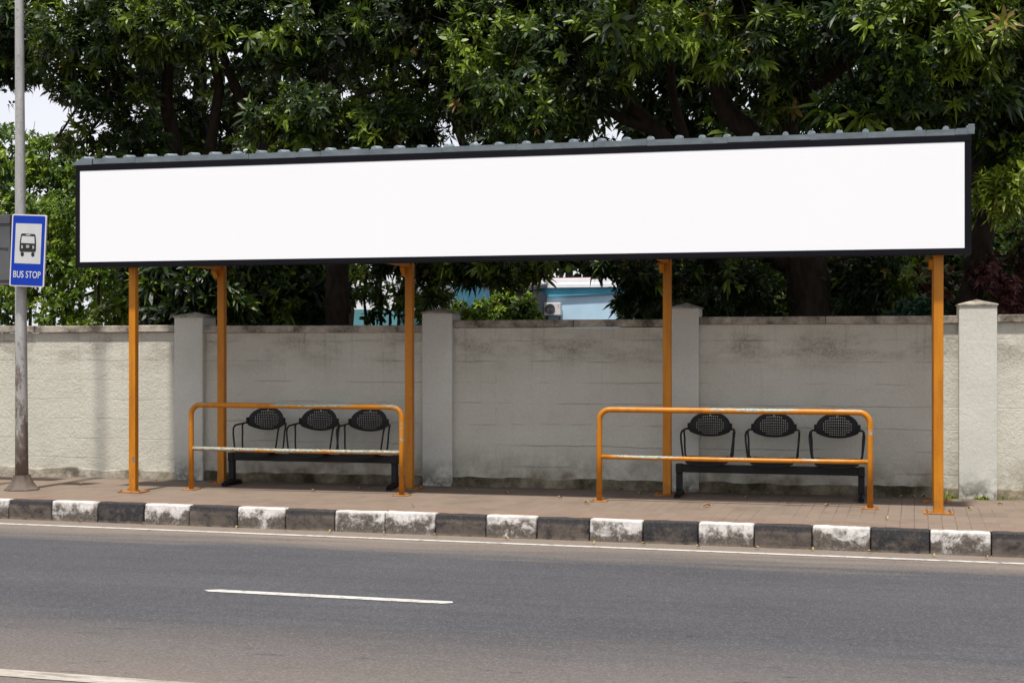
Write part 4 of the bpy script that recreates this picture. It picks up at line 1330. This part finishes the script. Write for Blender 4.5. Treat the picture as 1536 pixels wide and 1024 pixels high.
b.build('fan_guard', M['dkgrey'], cs)
for q in (0.12, 0.85):
    b = MB()
    xx = ax0 + (ax1 - ax0) * q
    b.box(xx - 0.02, xx + 0.02, ay, hy_, az0 - 0.05, az0 - 0.005)
    b.box(xx - 0.02, xx + 0.02, hy_ - 0.04, hy_ - 0.002, az0 - 0.25, az0 - 0.05)
    b.build('bracket', M['greymetal'], ac)

# cyan neighbour, partly hidden by leaves
ny = 50.0
h2 = thing('house', 'bright cyan house mostly hidden by leaves, left of the pale blue house', 'house', (X(660, ny), ny, 0))
b = MB(); b.box(X(640, ny), X(700, ny), ny, ny + 6, 0, zat(670, 425, ny)); b.build('wall', M['cyan'], h2)
b = MB(); b.box(X(636, ny), X(704, ny), ny - 0.3, ny + 6.2, zat(670, 425, ny) + 0.004, zat(670, 421, ny)); b.build('roof', M['hwhite'], h2)
ny = 40.0
h3 = thing('building', 'white building with a teal lower wall seen beside the straight dark trunk', 'building', (X(560, ny), ny, 0))
b = MB(); b.box(X(470, ny), X(596, ny), ny, ny + 6, zat(560, 464, ny) + 0.003, zat(560, 418, ny)); b.build('upper_wall', M['hwhite'], h3)
b = MB(); b.box(X(470, ny), X(596, ny), ny - 0.02, ny + 6, 0, zat(560, 464, ny)); b.build('lower_wall', M['teal'], h3)
for k in range(3):
    x0 = X(484 + 34 * k, ny)
    b = MB(); b.box(x0, x0 + 0.38, ny - 0.03, ny + 0.05, zat(560, 452, ny), zat(560, 432, ny)); b.build('window', M['dkgrey'], h3)
ny = 44.0
h4 = thing('shed', 'dark grey shed between the cyan house and the pale blue house', 'shed', (X(770, ny), ny, 0))
b = MB(); b.box(X(735, ny), X(800, ny), ny, ny + 5, 0, zat(770, 436, ny)); b.build('wall', M['dkgrey'], h4)
b = MB(); b.prism([(-0.3, 0), (5.3, 0.5), (5.3, 0.6), (-0.3, 0.1)], (X(733, ny), ny, zat(770, 436, ny) + 0.005), (0, 1, 0), (0, 0, 1), X(803, ny) - X(733, ny)); b.build('roof', M['dkgrey'], h4)
ny = 30.0
h5 = thing('container', 'dark grey box behind the wall at the right of the pale blue house', 'container', (X(950, ny), ny, 0))
b = MB(); b.box(X(930, ny), X(975, ny), ny, ny + 2, 0, zat(950, 465, ny), bevel=0.02)
for k in range(5):
    xx = X(932 + k * 9, ny); b.box(xx, xx + 0.05, ny - 0.02, ny + 0.02, 0.1, zat(950, 467, ny))
b.build('container_body', M['dkgrey'], h5)

# ------------------------------------------------------------------ weeds and fallen leaves
M['dryleaf'] = simple('dry fallen leaf', (0.42, 0.20, 0.035), 0.7, var=0.2)
M['paleleaf'] = simple('pale fallen leaf', (0.40, 0.30, 0.13), 0.75, var=0.2)
def weed(px, label, n, hgt, seed):
    Y = WY - 0.055 if seed != 2 else PF - 0.02
    c = Vector((X(px, Y), Y, 0))
    rng = np.random.default_rng(seed)
    P = np.array(c)[None] + rng.normal(0, 1, (n, 3)) * np.array([[0.03, 0.008, 0]])
    A = np.tile(np.array([[0, -0.25, 1.0]]), (n, 1)) + rng.normal(0, .2, (n, 3))
    V, Fq, T = leaf_clusters(P, A, hgt, 0.012, 7, 0.5, (5, 75), rng.uniform(.4, .9, n), rng)
    V[:, 2] = np.maximum(V[:, 2], 0.003)
    o = np_mesh('weed', V, Fq, T, M['leaf_lime'], None)
    tag(o, label, 'weed', 'weeds at the foot of the wall')
weed(1431, 'tiny green weed at the wall foot just left of the rightmost pillar', 10, .07, 1)
weed(1478, 'tiny yellow green weed at the foot of the rightmost pillar', 12, .06, 2)
weed(1506, 'tiny green weed at the wall foot just right of the rightmost pillar', 8, .05, 3)
def fallen(px, py, z, s, mat, label, group=None):
    D = F * (HC - z) / (py - HY)
    u = (px - 768) / F
    c = Vector((D * (-SA + u * CA), D * (CA + u * SA), z + 0.008))
    b = MB()
    a = random.uniform(0, 6.28)
    ux = Vector((math.cos(a), math.sin(a), 0)); uy = Vector((-ux.y, ux.x, 0))
    rows = []
    for k in range(6):
        t = k / 5; wv = s * 0.36 * math.sin(math.pi * (0.08 + 0.9 * t)) ** 0.8
        zz = 0.012 * math.sin(t * 3.0)
        rows.append([b.bm.verts.new(c + ux * (t - 0.5) * s + uy * wv * q + Vector((0, 0, zz + 0.014 * abs(q)))) for q in (-1, 0, 1)])
    for i in range(5):
        for j in range(2):
            b.bm.faces.new((rows[i][j], rows[i + 1][j], rows[i + 1][j + 1], rows[i][j + 1])).smooth = True
    o = b.build('fallen_leaf', mat, origin=c)
    tag(o, label, 'leaf', group)
fallen(1060, 760, 0, .075, M['dryleaf'], 'single orange dry leaf on the paving in front of the right bench')
for (px, py) in ((932, 735), (1353, 747), (1370, 747), (1385, 746), (470, 738), (760, 741), (620, 760), (1120, 748), (540, 734), (840, 748), (880, 756), (1240, 760), (1455, 765), (1500, 758), (120, 728), (235, 722), (700, 736), (960, 742), (1180, 757), (1330, 779)):
    fallen(px, py, 0, .045, M['paleleaf'], 'small pale dry leaf lying on the shaded paving', 'small pale leaves on the paving')
for (px, py) in ((428, 797), (496, 799), (653, 805), (1047, 822), (1218, 826), (1305, 830), (120, 784), (215, 788), (356, 793), (577, 802), (760, 810), (890, 816), (965, 818), (1135, 824), (1400, 835), (1480, 838)):
    fallen(px, py, -KH, .04, M['paleleaf'], 'small pale dry leaf lying in the gutter along the kerb', 'small leaves along the kerb')
